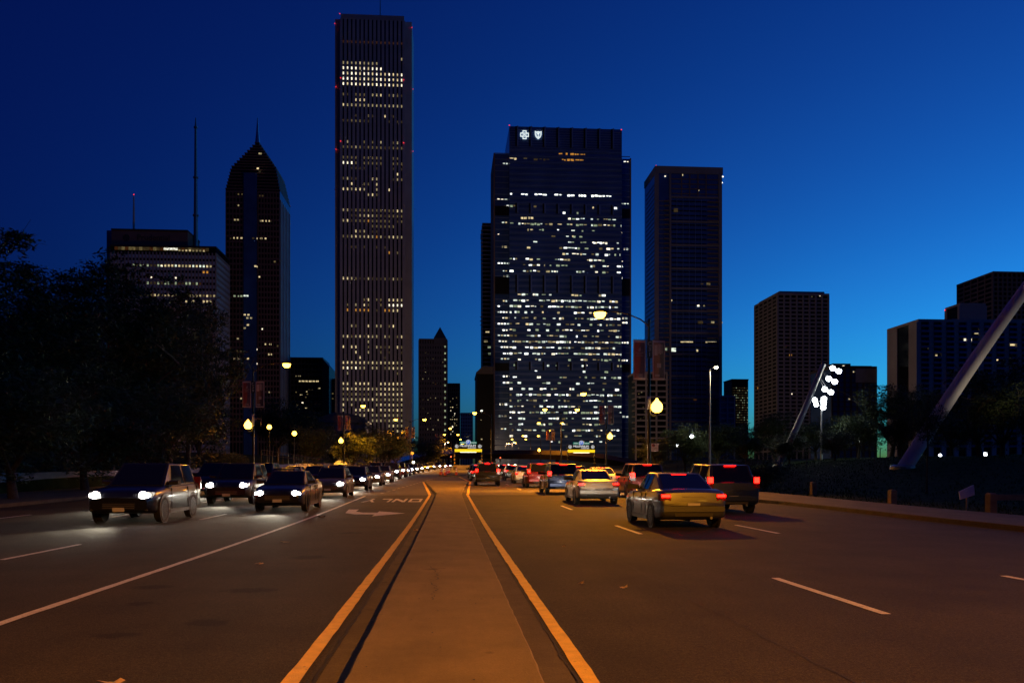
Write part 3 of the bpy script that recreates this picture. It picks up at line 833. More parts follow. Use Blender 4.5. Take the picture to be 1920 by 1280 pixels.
slab(467, range(1, 28), (4, 4, 9, 3, 3), 2.4, cp - .2); slab(466.5, range(15, 19), 6, 1.6, cp - .1); slab(469, range(19, 27), (2, 1), 1.2)
slab(498.5, range(6, 29), (4, 8, 8), 2); slab(498.5, range(14, 29), (2, 7, 1), 2); slab(500, (9, 14), 6, 2.2, 2.2)
slab(509.5, (26, 27), 5, 2); slab(520.5, (11, 18), 0, 1.1, 1.1); slab(531, range(10, 26), (4, 8, 9), 2); slab(553.5, range(8, 30), (1, 2, 2, 3), 1.6)
slab(564.5, (21, 22, 23, 26, 27, 28), 1, 1.8); slab(575, (12, 22, 26), 4); slab(608, (8, 15, 16), 2); slab(630, (20, 21, 22, 24), 3); slab(616, (24, 25, 26), 2, 1.8)
slab(680, range(14, 20), 3); slab(702, (17, 25), 0); slab(713, (13, 22, 23), 1); slab(742, (24, 25), 6)
T.finish()

# --- pointed tower with chevron crown and spire
T = Tower('spired_tower', 'dark tower with a stepped pointed crown and thin spire at left', 730, 423, 525, 360, 46, core=None)
uR = T.W
sv = [T.v(360 + 10.4 * i) for i in range(46)]
T.box('shaft', 0, uR, 0, 46, 0, T.v(360), B['glass'])
T.box('glass_bay', T.u(458), T.u(482), -2.2, -.0, 0, T.v(326), B['blueglass'])
T.piers(6, .9, .5, 0, T.v(362), B['rose'], T.u(424), T.u(456)); T.piers(8, .9, .5, 0, T.v(362), B['rose'], T.u(484), T.u(524))
T.bands(sv, 1.5, .3, B['rose'], T.u(423), T.u(457)); T.bands(sv, 1.5, .3, B['rose'], T.u(483), T.u(525))
T.piers(7, 1.2, .6, 0, T.v(372), B['alu'], 3, 43, face='right')
ring_n = 17
for i in range(ring_n):                      # crown: receding storeys
    t = i / ring_n; t2 = (i + 1) / ring_n
    f = 1 - (.17 * min(1, t / .4) if t < .4 else .17 + .83 * (t - .4) / .6)
    cx_, cy_ = T.ud(483, 23), 23
    va, vb = T.v(360 - 92 * t) * (1 + 23.0 / 730 * t), T.v(360 - 92 * t2) * (1 + 23.0 / 730 * t2)
    T.box('crown_storey', cx_ - f * cx_, cx_ + f * (uR - cx_), cy_ - f * 23, cy_ + f * 23, va, vb - .9, B['glass'])
    T.box('crown_ledge', cx_ - f * cx_ - .3, cx_ + f * (uR - cx_) + .3, cy_ - f * 23 - .3, cy_ + f * 23 + .3, vb - .9, vb - .01, B['rose'])
MB().tube([(0, 0, 0), (0, 0, 8), (0, 0, T.vd(220, 483, 23) - T.vd(268, 483, 23))], [2.3, 1.4, .3], 8).build('spire', M['steel'], T.root, (T.ud(483, 23), 23, T.vd(269, 483, 23)))
cp = 2.6
for (Y_, Xs, k) in ((316, (483.5,), 1), (288, (487, 489), 2), (365, (448, 455), 3), (367, (488, 493), 4), (386, (448,), 2), (413, (441, 446), 2), (414, (490, 494, 500, 506), 1), (447, (438, 444.5, 453), 1), (447, (483, 490, 497.5), 1),
                    (490, (515, 517), 3), (500, (480, 483), 1), (519, (486,), 1), (448, (432, 476), 4), (555.5, (440, 448, 453), 8), (555.5, (460, 465), 7), (591, (460, 467), 1), (597, (465, 472), 2), (610, (458, 466), 1), (616, (460,), 2),
                    (616.5, (491,), 0), (635, (446,), 2), (645, (497, 507), 1), (648, (520,), 3), (655, (483,), 0), (664, (505, 508), 1), (673, (440, 445, 451, 466), 1), (681.5, (453, 483), 0), (709, (441, 445), 1), (719, (468,), 1), (727, (460, 462, 467), 1), (735, (490, 506), 2), (747, (452,), 2), (658, (444, 452), 3)):
    for X in Xs: T.win(T.u(X), T.v(Y_), 1.7, 1.3, k, -2.3 if 458 < X < 482 else -.35)
T.finish()

# --- smaller and farther buildings
def grid_tower(name, label, y, XL, XR, Yt, D, pier, n, floors_px, lit, core='glass_matte', band=None, cat='building', bh=1.2, pw=1.0, sides=False, k=(2, 3, 1), bd=.35, pd=.5):
    T = Tower(name, label, y, XL, XR, Yt, D, cat, core)
    if n: T.piers(n, pw, pd, 0, T.Hm - .3, B[pier])
    nf = int((HY - 40 - Yt) / floors_px)
    vv = [T.v(Yt + floors_px * (i + 1)) for i in range(nf)]
    T.bands(vv, bh, bd, B[band or pier])
    T.box('roof_edge', -.35, T.W + .35, -.7, D + .35, T.Hm - .3, T.Hm + 1.0, B[pier])
    if sides:
        for fc in sides:
            T.bands(vv, bh, bd, B[band or pier], .4, D - .4, face=fc)
            T.piers(max(2, int(D / 6)), pw, pd, 0, T.Hm - .3, B[pier], .5, D - .5, face=fc)
    for (X, Y_, w, h, kk) in lit:
        T.win(T.u(X), T.v(Y_), w * y / F, h * y / F, kk, -.3)
    return T
def rnd_lit(XL, XR, Y0, Y1, n, seed, ks, w=(2, 4), h=(1.6, 2.6)):
    q = random.Random(seed)
    return [(q.uniform(XL + 3, XR - 3), q.uniform(Y0, Y1), q.uniform(*w), q.uniform(*h), q.choice(ks)) for i in range(n)]

T = grid_tower('hotel_tower', 'brown hotel tower with a small pyramid roof beside the tallest tower', 800, 786, 838, 637, 30, 'brown', 12, 9.6,
               [(808, 648, 2.5, 2, 1), (820, 648, 2, 2, 3), (845 - 24.5, 648, 2.5, 2, 1)] + rnd_lit(788, 836, 655, 805, 60, 3, (3, 4, 4, 2, 2, 9)), bh=2.4, pw=1.5, sides=('right',))
b = MB(); ux0, ux1 = T.u(814), T.u(836); v0, v1 = T.v(637), T.v(611)
T.box('turret', ux0, ux1, -.8, ux1 - ux0, T.v(644), v0 + 1.8, B['brown'])
b.loft([[(ux0 - .3, -1.1, v0 + 1.8), (ux1 + .3, -1.1, v0 + 1.8), (ux1 + .3, ux1 - ux0 + .3, v0 + 1.8), (ux0 - .3, ux1 - ux0 + .3, v0 + 1.8)],
        [((ux0 + ux1) / 2 - .1, 5.4, v1), ((ux0 + ux1) / 2 + .1, 5.4, v1), ((ux0 + ux1) / 2 + .1, 5.6, v1), ((ux0 + ux1) / 2 - .1, 5.6, v1)]])
b.build('pyramid_roof', B['copper'], T.root)
for i in range(14): T.win(T.u(834.5), T.v(650 + 12 * i), 1.3, 1.6, 8, -.8)
T.finish()
T = grid_tower('apartment_block', 'narrow dark block with lit windows right of the pyramid roofed hotel', 900, 839, 862, 720, 26, 'dark', 7, 7.5, rnd_lit(841, 861, 735, 815, 30, 5, (1, 2, 0, 3), (1.4, 2.4), (1.2, 2)) + [(843 + 2.4 * i, 786, 1.6, 1.4, 1) for i in range(7)]); T.finish()
T = grid_tower('apartment_block', 'low pale block under the strip of sky at the end of the street', 1050, 864, 886, 775, 26, 'pale', 8, 6.5, rnd_lit(866, 885, 800, 830, 9, 6, (2, 3), (1, 2), (1, 1.6)), bh=1.6); T.finish()
T = grid_tower('office_block', 'dark flat office block with chamfered corner left of the tallest tower', 760, 545, 605, 672, 40, 'dark', 10, 10,
               [(562 + 3.2 * i, 714.5, 2.6, 2.6, 1) for i in range(12)] + [(555 + 4 * i, 705, 2, 1.6, 2) for i in range(3)] + rnd_lit(548, 602, 725, 768, 12, 8, (1, 0, 2, 3)), pw=.6); 
b = MB(); b.prism([(T.W, T.v(712)), (T.W + 5.5, T.v(712)), (T.W + 5.5, T.v(686)), (T.W, T.v(672))], .5, 40); b.build('chamfered_corner', B['dark'], T.root)
T.box('lower_corner', T.W, T.W + 5.5, .5, 40, 0, T.v(712) - .02, B['dark']); T.finish()
T = grid_tower('office_block', 'small dark block tucked against the left edge of the tallest tower', 780, 606.5, 633, 712, 30, 'dark', 5, 10, rnd_lit(610, 630, 730, 775, 5, 9, (2, 3))); T.finish()
T = grid_tower('wavy_tower', 'tall tower with rippling balcony slabs behind the left edge of the blue glass tower', 690, 905, 945, 421, 40, 'dark', 0, 400, [], cat='skyscraper')
rq = random.Random(4)
for i in range(52):
    e = 1.0 + .9 * math.sin(i * .33) + .4 * math.sin(i * .9)
    b = MB(); b.prism([(-e, 2), (-e * .6, -1.0), (3, -1.3 - .5 * math.sin(i * .5)), (8, -1.0), (16, -.8), (16, 2)], 0, .45, 'z')
    b.build('balcony_slab', B['grey'], T.root, (0, 0, T.v(425 + 7.7 * i)))
for (X, Y_, k) in ((914, 623, 1), (911, 640, 2), (918, 651, 8), (919, 663, 8), (913, 705, 2), (918, 731, 7), (917, 738, 7), (919, 745, 8), (916, 752, 7), (920, 760, 7), (918, 768, 8), (916, 776, 7)):
    T.win(T.u(X), T.v(Y_), 3, 1.4, k, -.3)
for i in range(34): T.win(T.u(rq.uniform(907, 922)), T.v(rq.uniform(690, 832)), 1.6, .8, rq.choice((7, 8, 2, 3)), -.3)
T.finish()
T = grid_tower('office_block', 'plain dark block beside the strip of sky left of the wavy tower', 560, 894, 925, 700, 40, 'dark', 0, 400, [(903, 770, 4, 2.5, 6), (902, 787, 2, 1, 1), (903, 823, 3, 2, 2)]); T.finish()
b = MB(); b.prism([(0, T.v(700) + 1.1), (T.u(904), T.v(687)), (T.W, T.v(687)), (T.W, T.v(700) + 1.1)], 0, 40); b.build('sloping_roof', B['dark'], T.root)
T = grid_tower('apartment_tower', 'dark apartment tower with stub balconies behind the nearest lamp post', 520, 1192, 1250, 700, 22, 'grey', 4, 11, rnd_lit(1194, 1225, 735, 790, 14, 12, (3, 2, 4), (1.4, 2.2), (1.2, 2)), bh=1.0)
for i in range(10): T.box('stub_balcony', -1.2, -.02, 2, 6, T.v(716 + 11 * i), T.v(713 + 11 * i), B['grey'])
T.finish()
T = grid_tower('hotel_block', 'small dark block with a grid of tiny lit windows right of the residential tower', 1000, 1372, 1403, 712, 30, 'louvre', 0, 400, [(1374.5 + 3.0 * (i % 10), 727 + 4.6 * (i // 10), 1.3, 1.5, random.Random(i).choice((8, 4, 3, 4, 4))) for i in range(150)]); T.finish(160)
T = grid_tower('annexe_block', 'low bluish annexe at the foot of the residential tower', 590, 1350, 1377, 744, 20, 'bluebar', 3, 10, [], core='blueglass'); T.finish()
T = grid_tower('apartment_tower', 'square topped dark apartment tower standing alone in the right half', 520, 1458, 1553, 553, 40, 'grey', 9, 7.3,
               [(1537, 554, 2, 1.6, 0), (1522, 556, 1.4, 1, 2), (1500, 567, 6, 3, 9), (1528, 596, 3, 2, 9), (1482, 665.5, 5, 4, 5), (1471, 651, 6, 3, 4), (1484, 738.5, 2.6, 2.2, 0)], bh=1.1, pw=1.0, pd=.6, cat='skyscraper', sides=('left',))
T.box('roof_lantern', 2, T.W - 1.6, 2, 38, T.Hm, T.v(545), B['grey'])
for i in range(5): T.box('lantern_window', 4 + i * 5.4, 8.4 + i * 5.4, 1.7, 2.0, T.v(552), T.v(547.5), B['blueglass'])
for (X, Y_) in ((1425, 604), (1457.5, 653), (1420, 727)):
    d_ = 520 * (615.0 / (X - 843) - 1)
    T.win(max(.8, d_), T.v(Y_, 1458) * (520 + d_) / 520, 1.8, 1.2, 5 if Y_ > 700 else 1, 0, 'left')
T.finish()
T = grid_tower('glass_block', 'low glass block with a lit roof storey and blue reflecting corner', 430, 1560, 1642, 690, 26, 'dark', 8, 9,
               [(1581, 686, 4, 1.4, 0), (1568, 688, 5, 1.6, 7), (1600, 697, 2, 2, 1), (1592, 748, 3, 2, 1), (1585, 740, 2, 1, 9)], core='blueglass', bh=.5)
T.box('roof_storey', T.u(1567), T.u(1600), 3, 20, T.Hm, T.v(680), B['dark']); T.box('roof_glazing', T.u(1601), T.u(1640), 3, 20, T.Hm + .9, T.v(684), B['blueglass'])
T.box('reflecting_corner', T.u(1603), T.W + .2, -.9, -.6, T.v(717), T.v(691), M['steel'])
T.finish()
T = grid_tower('apartment_slab', 'wide condominium slab with balconies at the right edge', 400, 1722, 1990, 604, 29, 'pale', 0, 9.7,
               [(1832, 624, 12, 5, 1), (1833, 624, 6, 3, 0), (1814, 638, 16, 5, 0), (1744, 653, 10, 4, 1), (1898, 646, 10, 4, 1), (1755, 667, 4, 3, 1), (1866, 674, 11, 4, 1), (1767, 605.5, 7, 1.6, 2)], bh=.8, bd=.9, core='glass', cat='apartment building')
for i in range(12):
    X = 1716 + 23.5 * i
    T.box('pier', T.u(X), T.u(X + 8.5), -1.2, -.05, 0, T.Hm - .35, B['pale'])
    T.repeat('balcony_rail', T.u(X + 9.2), T.u(X + 22.8), -1.6, -1.45, -.45, .45, B['blueglass'], [(0, 0, T.v(613 + 9.7 * j)) for j in range(24)])
T.box('flank_wall', -.5, -.05, 0, 8, 0, T.Hm - .35, B['pale']); T.box('flank_wall', -.5, -.05, 19, 29, 0, T.Hm - .35, B['pale'])
T.finish()
T.box('machine_house', T.u(1795), T.u(1990), 4, 20, T.Hm + 1.0, T.v(596), B['pale'])
T = grid_tower('apartment_tower', 'fluted pale tower top rising just above the condominium slab', 470, 1800, 1846, 572, 14, 'pale', 9, 400, [], core='glass_matte', pw=2.2, sides=('left',))
T.beacon(T.u(1801), 0, T.v(571), .5); T.beacon(T.u(1845), 0, T.v(571), .5)
T.beacon(-.5, 14, T.v(574), .5)
T = grid_tower('apartment_tower', 'large dark gridded tower behind the condominium slab at the right edge', 540, 1862, 2010, 513, 40, 'brown', 18, 8.6, [], bh=1.1, cat='skyscraper', sides=('left',))
T.box('roof_house', T.u(1868), T.u(1990), 6, 30, T.Hm + 1.0, T.v(508), B['brown']); T.beacon(T.u(1887), 5, T.v(510), .5)

# ------------------------------------------------------------------ trees
def make_tree_meshes(seed, h, spread, trunk_h, clumps, per, leaf, leafmat, flat=0.45, name='tree', skirt=0.0):
    q = random.Random(seed)
    tb = MB(); tips = []
    def limb(p, d, ln, r, lev):
        pts = [p]; rr = [r]; n = 4
        for i in range(n):
            d = (d + Vector((q.uniform(-.25, .25), q.uniform(-.25, .25), q.uniform(-.05, .18)))).normalized()
            p = p + d * (ln / n); pts.append(p); rr.append(max(.012, r * (1 - .75 * (i + 1) / n)))
            if lev >= 1: tips.append(p.copy())
        tb.tube(pts, rr, 6 if lev < 2 else 4)
        if lev < 2:
            for k in range(4 if lev == 0 else 3):
                t = q.uniform(.35, 1.0); bp = pts[0].lerp(pts[-1], t) if lev else pts[min(n, 1 + int(t * n))]
                a = q.uniform(0, 6.28)
                limb(bp, Vector((math.cos(a), math.sin(a), q.uniform(.05, .6))).normalized(), ln * q.uniform(.45, .7), r * .42, lev + 1)
    top = Vector((q.uniform(-.3, .3), q.uniform(-.3, .3), trunk_h))
    tr = .022 * h + .05
    tb.tube([(0, 0, -.3), (0, 0, .2), top * .5, top], [tr * 1.5, tr * 1.05, tr * .9, tr * .75], 9)
    nl = 7
    for k in range(nl):
        a = 6.28 * k / nl + q.uniform(-.4, .4)
        el = q.uniform(.35, 1.5)
        limb(top * q.uniform(.75, 1.0), Vector((math.cos(a) * spread / h * 1.6, math.sin(a) * spread / h * 1.6, el)).normalized(), (h - trunk_h) * q.uniform(.5, .85), tr * .5, 0)
    verts, faces = [], []
    cz0 = trunk_h + (h - trunk_h) * .5 - skirt * .5
    for c in range(clumps):
        if tips and q.random() < .6:
            cc = tips[q.randrange(len(tips))] + Vector((q.gauss(0, .4), q.gauss(0, .4), q.gauss(0, .3)))
        else:
            while True:
                v = Vector((q.uniform(-1, 1), q.uniform(-1, 1), q.uniform(-1, 1)))
                if .3 < v.length < 1: break
            wob = 1 + .22 * math.sin(3 * math.atan2(v.y, v.x) + seed) + .15 * math.sin(5 * v.z + seed * 2)
            cc = Vector((v.x * spread * wob, v.y * spread * wob, cz0 + v.z * ((h - trunk_h) * .5 + skirt * .5)))
        lim = 1.12
        ex = math.hypot(cc.x / spread, cc.y / spread)
        if ex > lim: cc.x *= lim / ex; cc.y *= lim / ex
        cc.z = min(max(cc.z, trunk_h * .75 - skirt), h)
        cr = q.uniform(.45, 1.05) * (.35 + .085 * h)
        for l in range(per):
            while True:
                v = Vector((q.uniform(-1, 1), q.uniform(-1, 1), q.uniform(-1, 1)))
                if v.length < 1: break
            p = cc + Vector((v.x * cr, v.y * cr, v.z * cr * flat))
            a = Vector((q.gauss(0, 1), q.gauss(0, 1), q.gauss(0, .55))).normalized()
            bb = a.cross(Vector((q.gauss(0, .5), q.gauss(0, .5), 1))).normalized()
            ln, wd = leaf * q.uniform(.6, 1.4), leaf * q.uniform(.22, .42)
            i0 = len(verts)
            verts += [tuple(p - a * ln * .5), tuple(p + bb * wd * .5), tuple(p + a * ln * .5), tuple(p - bb * wd * .5)]
            faces.append((i0, i0 + 1, i0 + 2, i0 + 3))
    me = bpy.data.meshes.new(name + '_crown'); me.from_pydata(verts, [], faces); me.materials.append(leafmat); me.update()
    return tb.mesh(name + '_trunk', M['bark'], 50), me
TREES = {'locust': make_tree_meshes(1, 15.0, 6.0, 3.4, 330, 70, .46, M['leaf_dark'], .38),
         'broad': make_tree_meshes(2, 13.0, 6.2, 2.8, 330, 70, .46, M['leaf_dark'], .5),
         'round': make_tree_meshes(3, 9.0, 4.2, 2.0, 260, 60, .34, M['leaf_mid'], .6, skirt=.8),
         'upright': make_tree_meshes(4, 9.0, 2.4, 1.6, 170, 60, .34, M['leaf_mid'], .6, skirt=.8),
         'bush': make_tree_meshes(6, 3.2, 1.9, .5, 120, 50, .2, M['leaf_dark'], .8, skirt=.4)}
def tree(kind, X, y, Ytop, label, wide=1.0, rz=0.0, cat='tree', name=None, group=None):
    x = x_at(X, y); zb = ground_h(x, y)
    base = {'locust': 15.3, 'broad': 13.3, 'round': 9.3, 'upright': 9.3, 'bush': 3.4}[kind]
    hgt = z_at(Ytop, x, y) - zb
    s = hgt / base
    o = thing(name or ('shrub' if kind == 'bush' else 'tree'), label, cat, (x, y, zb - .05), rz, group)
    o.scale = (s * wide, s * wide, s)
    tm, cm = TREES[kind]
    link('trunk', tm, o); link('crown', cm, o)
    return o
TL = 'trees of the park left of the road'
for a in (('locust', -35, 47, 470, 'dark tree cut by the left picture edge with a branch reaching in', 1.0, .4),
          ('broad', 95, 62, 512, 'second dark tree from the left edge, rounded crown below the first', 1.0, 2.0),
          ('locust', 205, 66, 488, 'tallest of the black trees, feathery crown in front of the white slab', 1.0, 4.1),
          ('broad', 318, 74, 545, 'black tree covering the lower left of the white office slab', .66, 1.1),
          ('locust', 352, 84, 566, 'black tree whose right edge touches the spired tower', .62, 3.0),
          ('round', 25, 40, 650, 'low tree at the left edge with lamp lit leaves', 1.2, .2),
          ('round', 160, 52, 690, 'low dark tree above the middle of the retaining wall', 1.3, 1.3),
          ('round', 290, 58, 710, 'broad low tree left of the lamp post banners', 1.3, 5.0),
          ('round', 372, 96, 715, 'low dark tree just left of the banner lamp post', .9, 2.2),
          ('broad', 520, 190, 735, 'dark tree under the left sodium lamp, in front of the spired tower foot', .9, .7),
          ('round', 590, 118, 790, 'small bright leaved tree beside the second path lamp', .8, 3.3),
          ('broad', 570, 200, 745, 'dark tree below the chamfered office block', .8, 5.2),
          ('round', 628, 175, 790, 'dark tree behind the lamp post with the lit globe', 1.2, .1),
          ('broad', 690, 160, 785, 'orange lit tree under the left edge of the tallest tower', .8, 1.9),
          ('broad', 742, 168, 796, 'orange lit tree right of its twin under the tallest tower', .75, 4.0),
          ('round', 715, 185, 800, 'dark tree between the two orange lit trees', 1.1, 2.9),
          ('round', 800, 230, 815, 'dark rounded tree left of the garage entrance sign', 1.3, 0.5),
          ('round', 662, 150, 806, 'low tree left of the orange lit pair beyond the wall', 1.2, 4.4)):
    tree(*a[:5], wide=a[5], rz=a[6], group=TL)
TR = 'trees of the park right of the road'
for a in (('round', 1285, 120, 790, 'small tree just right of the nearest lamp post', 1.0, 1.0),
          ('round', 1345, 130, 782, 'tree under the pale lamp mast', 1.2, 2.6),
          ('round', 1400, 140, 790, 'low tree left of the leaning floodlight mast', 1.1, .3),
          ('upright', 1452, 125, 772, 'pointed tree at the foot of the leaning floodlight mast', 1.1, 3.5),
          ('round', 1530, 120, 778, 'tree under the cluster of white floodlights', 1.3, 4.9),
          ('round', 1610, 110, 768, 'wide dark tree in front of the low glass block', 1.2, 1.7),
          ('upright', 1672, 100, 722, 'slender tree at the left corner of the condominium slab', 1.3, .8),
          ('round', 1735, 95, 716, 'tree in front of the middle of the condominium slab', 1.0, 2.1),
          ('upright', 1838, 74, 690, 'lamp lit young tree crossing the big leaning mast', 1.25, 5.5),
          ('broad', 1925, 80, 650, 'large dark tree at the right picture edge', .8, 3.9),
          ('round', 1785, 90, 760, 'low dark tree behind the big leaning mast', 1.2, .6),
          ('broad', 1690, 76, 752, 'spreading dark tree hiding the foot of the big leaning mast', .6, 1.4),
          ('round', 1565, 96, 800, 'low dark tree left of the slender corner tree', 1.3, 2.8),
          ('round', 1480, 100, 806, 'low dark tree right of the leaning floodlight mast foot', 1.2, 4.3),
          ('upright', 1880, 66, 716, 'slender dark tree right of the lamp lit young tree', 1.3, 3.0),
          ('round', 1230, 150, 812, 'low tree behind the nearest lamp post foot', 1.1, 3.1)):
    tree(*a[:5], wide=a[5], rz=a[6], group=TR)
tree('bush', 1432, 52, 848, 'dense dark rounded shrub on the right verge', 1.15, .3, 'shrub', group='shrubs')
tree('bush', 440, 100, 846, 'clipped dark shrub on the bank behind the banner lamp post', 1.2, 1.3, 'shrub', group='shrubs')
tree('bush', 405, 92, 840, 'orange lit shrub left of the path lamps', 1.3, 3.3, 'shrub', group='shrubs')

# ------------------------------------------------------------------ street lamps
H_ARM = 11.0
def banner_mat(name, c1, c2):
    m = bpy.data.materials.new(name); m.use_nodes = True
    nt = m.node_tree; p = nt.nodes['Principled BSDF']; tc = nt.nodes.new('ShaderNodeTexCoord')
    sep = nt.nodes.new('ShaderNodeSeparateXYZ'); nt.links.new(tc.outputs['Generated'], sep.inputs[0])
    n = nt.nodes.new('ShaderNodeTexNoise'); n.inputs['Scale'].default_value = 3.0; nt.links.new(tc.outputs['Generated'], n.inputs['Vector'])
    ad = nt.nodes.new('ShaderNodeMath'); ad.operation = 'MULTIPLY_ADD'; ad.inputs[1].default_value = .5; nt.links.new(n.outputs['Fac'], ad.inputs[0]); nt.links.new(sep.outputs['X'], ad.inputs[2])
    r = nt.nodes.new('ShaderNodeValToRGB'); r.color_ramp.elements[0].color = (*c1, 1); r.color_ramp.elements[1].color = (*c2, 1)
    r.color_ramp.elements[0].position = .7; r.color_ramp.elements[1].position = .9
    nt.links.new(ad.outputs[0], r.inputs['Fac']); nt.links.new(r.outputs['Color'], p.inputs['Base Color']); p.inputs['Roughness'].default_value = .8
    return m
M['ban_a'] = banner_mat('banner_print_red', (0.4, 0.1, 0.07), (0.14, 0.1, 0.16))
M['ban_b'] = banner_mat('banner_print_photo', (0.34, 0.17, 0.11), (0.09, 0.08, 0.09))
M['ban_frame'] = mat('banner_hem', (0.75, 0.62, 0.55), 0.8)
M['ban_white'] = mat('banner_lettering', (0.55, 0.45, 0.42), 0.8)
M['plate'] = mat('number_plate_green', (0.012, 0.03, 0.022), 0.5)
def acorn(parent, x, z, name='globe'):
    g = MB().lathe([(.12, -.36), (.28, -.27), (.37, -.07), (.35, .12), (.22, .31), (.12, .4), (.08, .5), (.01, .56)], 14).build(name, M['sodium_globe'], parent, (x, 0, z), smooth=60)
    MB().lathe([(.05, -.5), (.12, -.42), (.13, -.31)], 10).build('globe_seat', M['black_metal'], g)
    return g
def head(parent, x, z, s):
    hd = MB().loft([[(x - s * .45, -.13, z + .0), (x - s * .45, .13, z + .0), (x - s * .45, .1, z + .13), (x - s * .45, -.1, z + .13)],
                    [(x, -.2, z - .02), (x, .2, z - .02), (x, .14, z + .18), (x, -.14, z + .18)],
                    [(x + s * .42, -.16, z - .02), (x + s * .42, .16, z - .02), (x + s * .42, .1, z + .12), (x + s * .42, -.1, z + .12)]]).build('lamp_head', M['black_metal'], parent)
    MB().lathe([(.05, -.37), (.22, -.33), (.35, -.17), (.38, .0)], 14, (x + s * .08, 0, z - .02)).build('lamp_bowl', M['sodium'], hd, smooth=60)
    return hd
LAMP_P = 56000
def street_lamp(X, y, side, label, globe=True, banner=True, twin=False, number=None, power=1.0, zt=H_ARM, arm=2.75, light=True, x=None, globe_power=1.0):
    x = x_at(X, y) if x is None else x
    o = thing('street_lamp', label, 'street lamp', (x, y, Gz(y) + (.13 if not (xl(y) < x < xr(y)) else .13)), 0, 'street lamps along the drive')
    MB().lathe([(.26, 0), (.26, .12), (.2, .16), (.19, .75), (.15, .85), (.13, 1.0)], 12).build('base', M['black_metal'], o, smooth=40)
    MB().tube([(0, 0, .9), (0, 0, 5), (0, 0, zt - .5)], [.115, .1, .07], 10).build('pole', M['black_metal'], o, smooth=60)
    MB().lathe([(.08, 0), (.1, .05), (.05, .16), (.015, .25)], 8, (0, 0, zt - .5)).build('finial', M['black_metal'], o)
    for s in ((side, -side) if twin else (side,)):
        pts = [(0, 0, zt - .75), (s * arm * .2, 0, zt - .35), (s * arm * .5, 0, zt - .02), (s * arm * .8, 0, zt + .12), (s * arm, 0, zt + .13)]
        MB().tube(pts, [.05, .045, .04, .035, .03], 6).build('arm', M['black_metal'], o, smooth=60)
        head(o, s * arm + s * .3, zt + .05, s)
        if light:
            if y < 125:                      # optics throw the light up and down the street
                for dy in (-1, 1):
                    lamp('street_light', 'SPOT', SOD, LAMP_P * power * .62, o, (s * arm + s * .38, dy * .12, zt - .45), (R(31) * dy, R(-14) * s, 0), .2, 104, .5)
            else:
                lamp('street_light', 'SPOT', SOD, LAMP_P * power, o, (s * arm + s * .38, 0, zt - .45), (0, R(-16) * s, 0), .2, 140, .4)
    if globe:
        MB().tube([(0, 0, 4.75), (-side * .25, 0, 4.55), (-side * .5, 0, 4.62)], .035, 6).build('bracket', M['black_metal'], o)
        acorn(o, -side * .5, 5.15)
        if light: lamp('globe_light', 'POINT', SOD, 5000 * power * globe_power, o, (-side * .5, 0, 5.15), size=.34)
        for c in o.children:
            if c.name.startswith('globe') and c.type == 'MESH': c.visible_shadow = True
    if banner:
        for i, (bx, mm) in enumerate(((-.62, M['ban_a']), (.62, M['ban_b']))):
            f = MB().box(bx - .39, bx + .39, -.015, .015, 6.85, 9.35).build('banner', M['ban_frame'], o)
            MB().box(bx - .33, bx + .33, -.022, .022, 6.97, 9.2).build('banner_print', mm, f)
            for zz in (6.82, 9.38):
                MB().tube([(bx - .41 if i else bx + .6, 0, zz), (bx + .41 if i else bx - .41, 0, zz)], .018, 6).build('banner_rod', M['black_metal'], f)
            if i == 0:
                MB().prism([(bx - .02, 8.62), (bx + .1, 8.7), (bx + .06, 8.95), (bx - .02, 8.8), (bx - .08, 8.72)], -.028, -.02).build('banner_mark', M['ban_white'], f)
                for zz, w in ((8.55, .25), (8.45, .14), (8.36, .2), (7.2, .22), (7.13, .18), (7.06, .22)):
                    MB().box(bx - w, bx + w, -.027, -.02, zz - .015, zz + .015).build('banner_mark', M['ban_white'], f)
            else:
                for (bx0, bx1, z0, z1) in ((-.28, -.08, 8.4, 9.05), (-.02, .05, 8.5, 9.1), (.09, .13, 8.45, 9.1), (.18, .22, 8.5, 9.1), (-.12, .14, 7.62, 7.9), (-.25, .05, 7.05, 7.2)):
                    MB().box(bx + bx0, bx + bx1, -.027, -.02, z0, z1).build('banner_mark', M['ban_white'] if z0 < 8 else M['ban_frame'], f)
        if number:
            p_ = MB().box(-.17, .17, -.16, -.12, 8.2, 9.3).build('number_plate', M['plate'], o)
            for i, ch in enumerate(number):
                link('lettering', text_mesh(ch, .36, M['reflective'], .004), p_, (0, -.165, 9.08 - .33 * i), UP_S)
    return o
def sign_panel(o, z0, z1, x0, x1, m, d=-.16):
    return MB().box(x0, x1, d - .015, d, z0, z1).build('sign_plate', m, o)
L1 = street_lamp(1217, 53, -1, 'nearest lamp post with two banners numbered C31 right of the road', number='C31', power=.55, globe_power=2.5)
p_ = sign_panel(L1, 5.0, 5.8, -.16, .04, M['reflective'])
link('lettering', text_mesh('C31', .2, M['plate'], .003), p_, (-.06, -.18, 5.6), UP_S)
p_ = sign_panel(L1, 2.35, 2.85, .1, .55, M['reflective'])
MB().lathe([(.1, -.004), (.1, .004)], 14).build('sign_disc', M['ban_a'], p_, (.24, -.182, 2.72), rot=(PI / 2, 0, 0))
link('lettering', text_mesh('NO PARKING', .058, M['plate'], .002), p_, (.32, -.182, 2.55), UP_S)
link('lettering', text_mesh('TOW ZONE', .058, M['plate'], .002), p_, (.32, -.182, 2.44), UP_S)
L2 = street_lamp(475, 83, 1, 'lamp post with two banners numbered C29 at the left pavement', number='C29', power=.45)
p_ = sign_panel(L2, 5.05, 6.2, -.12, .12, M['reflective'])
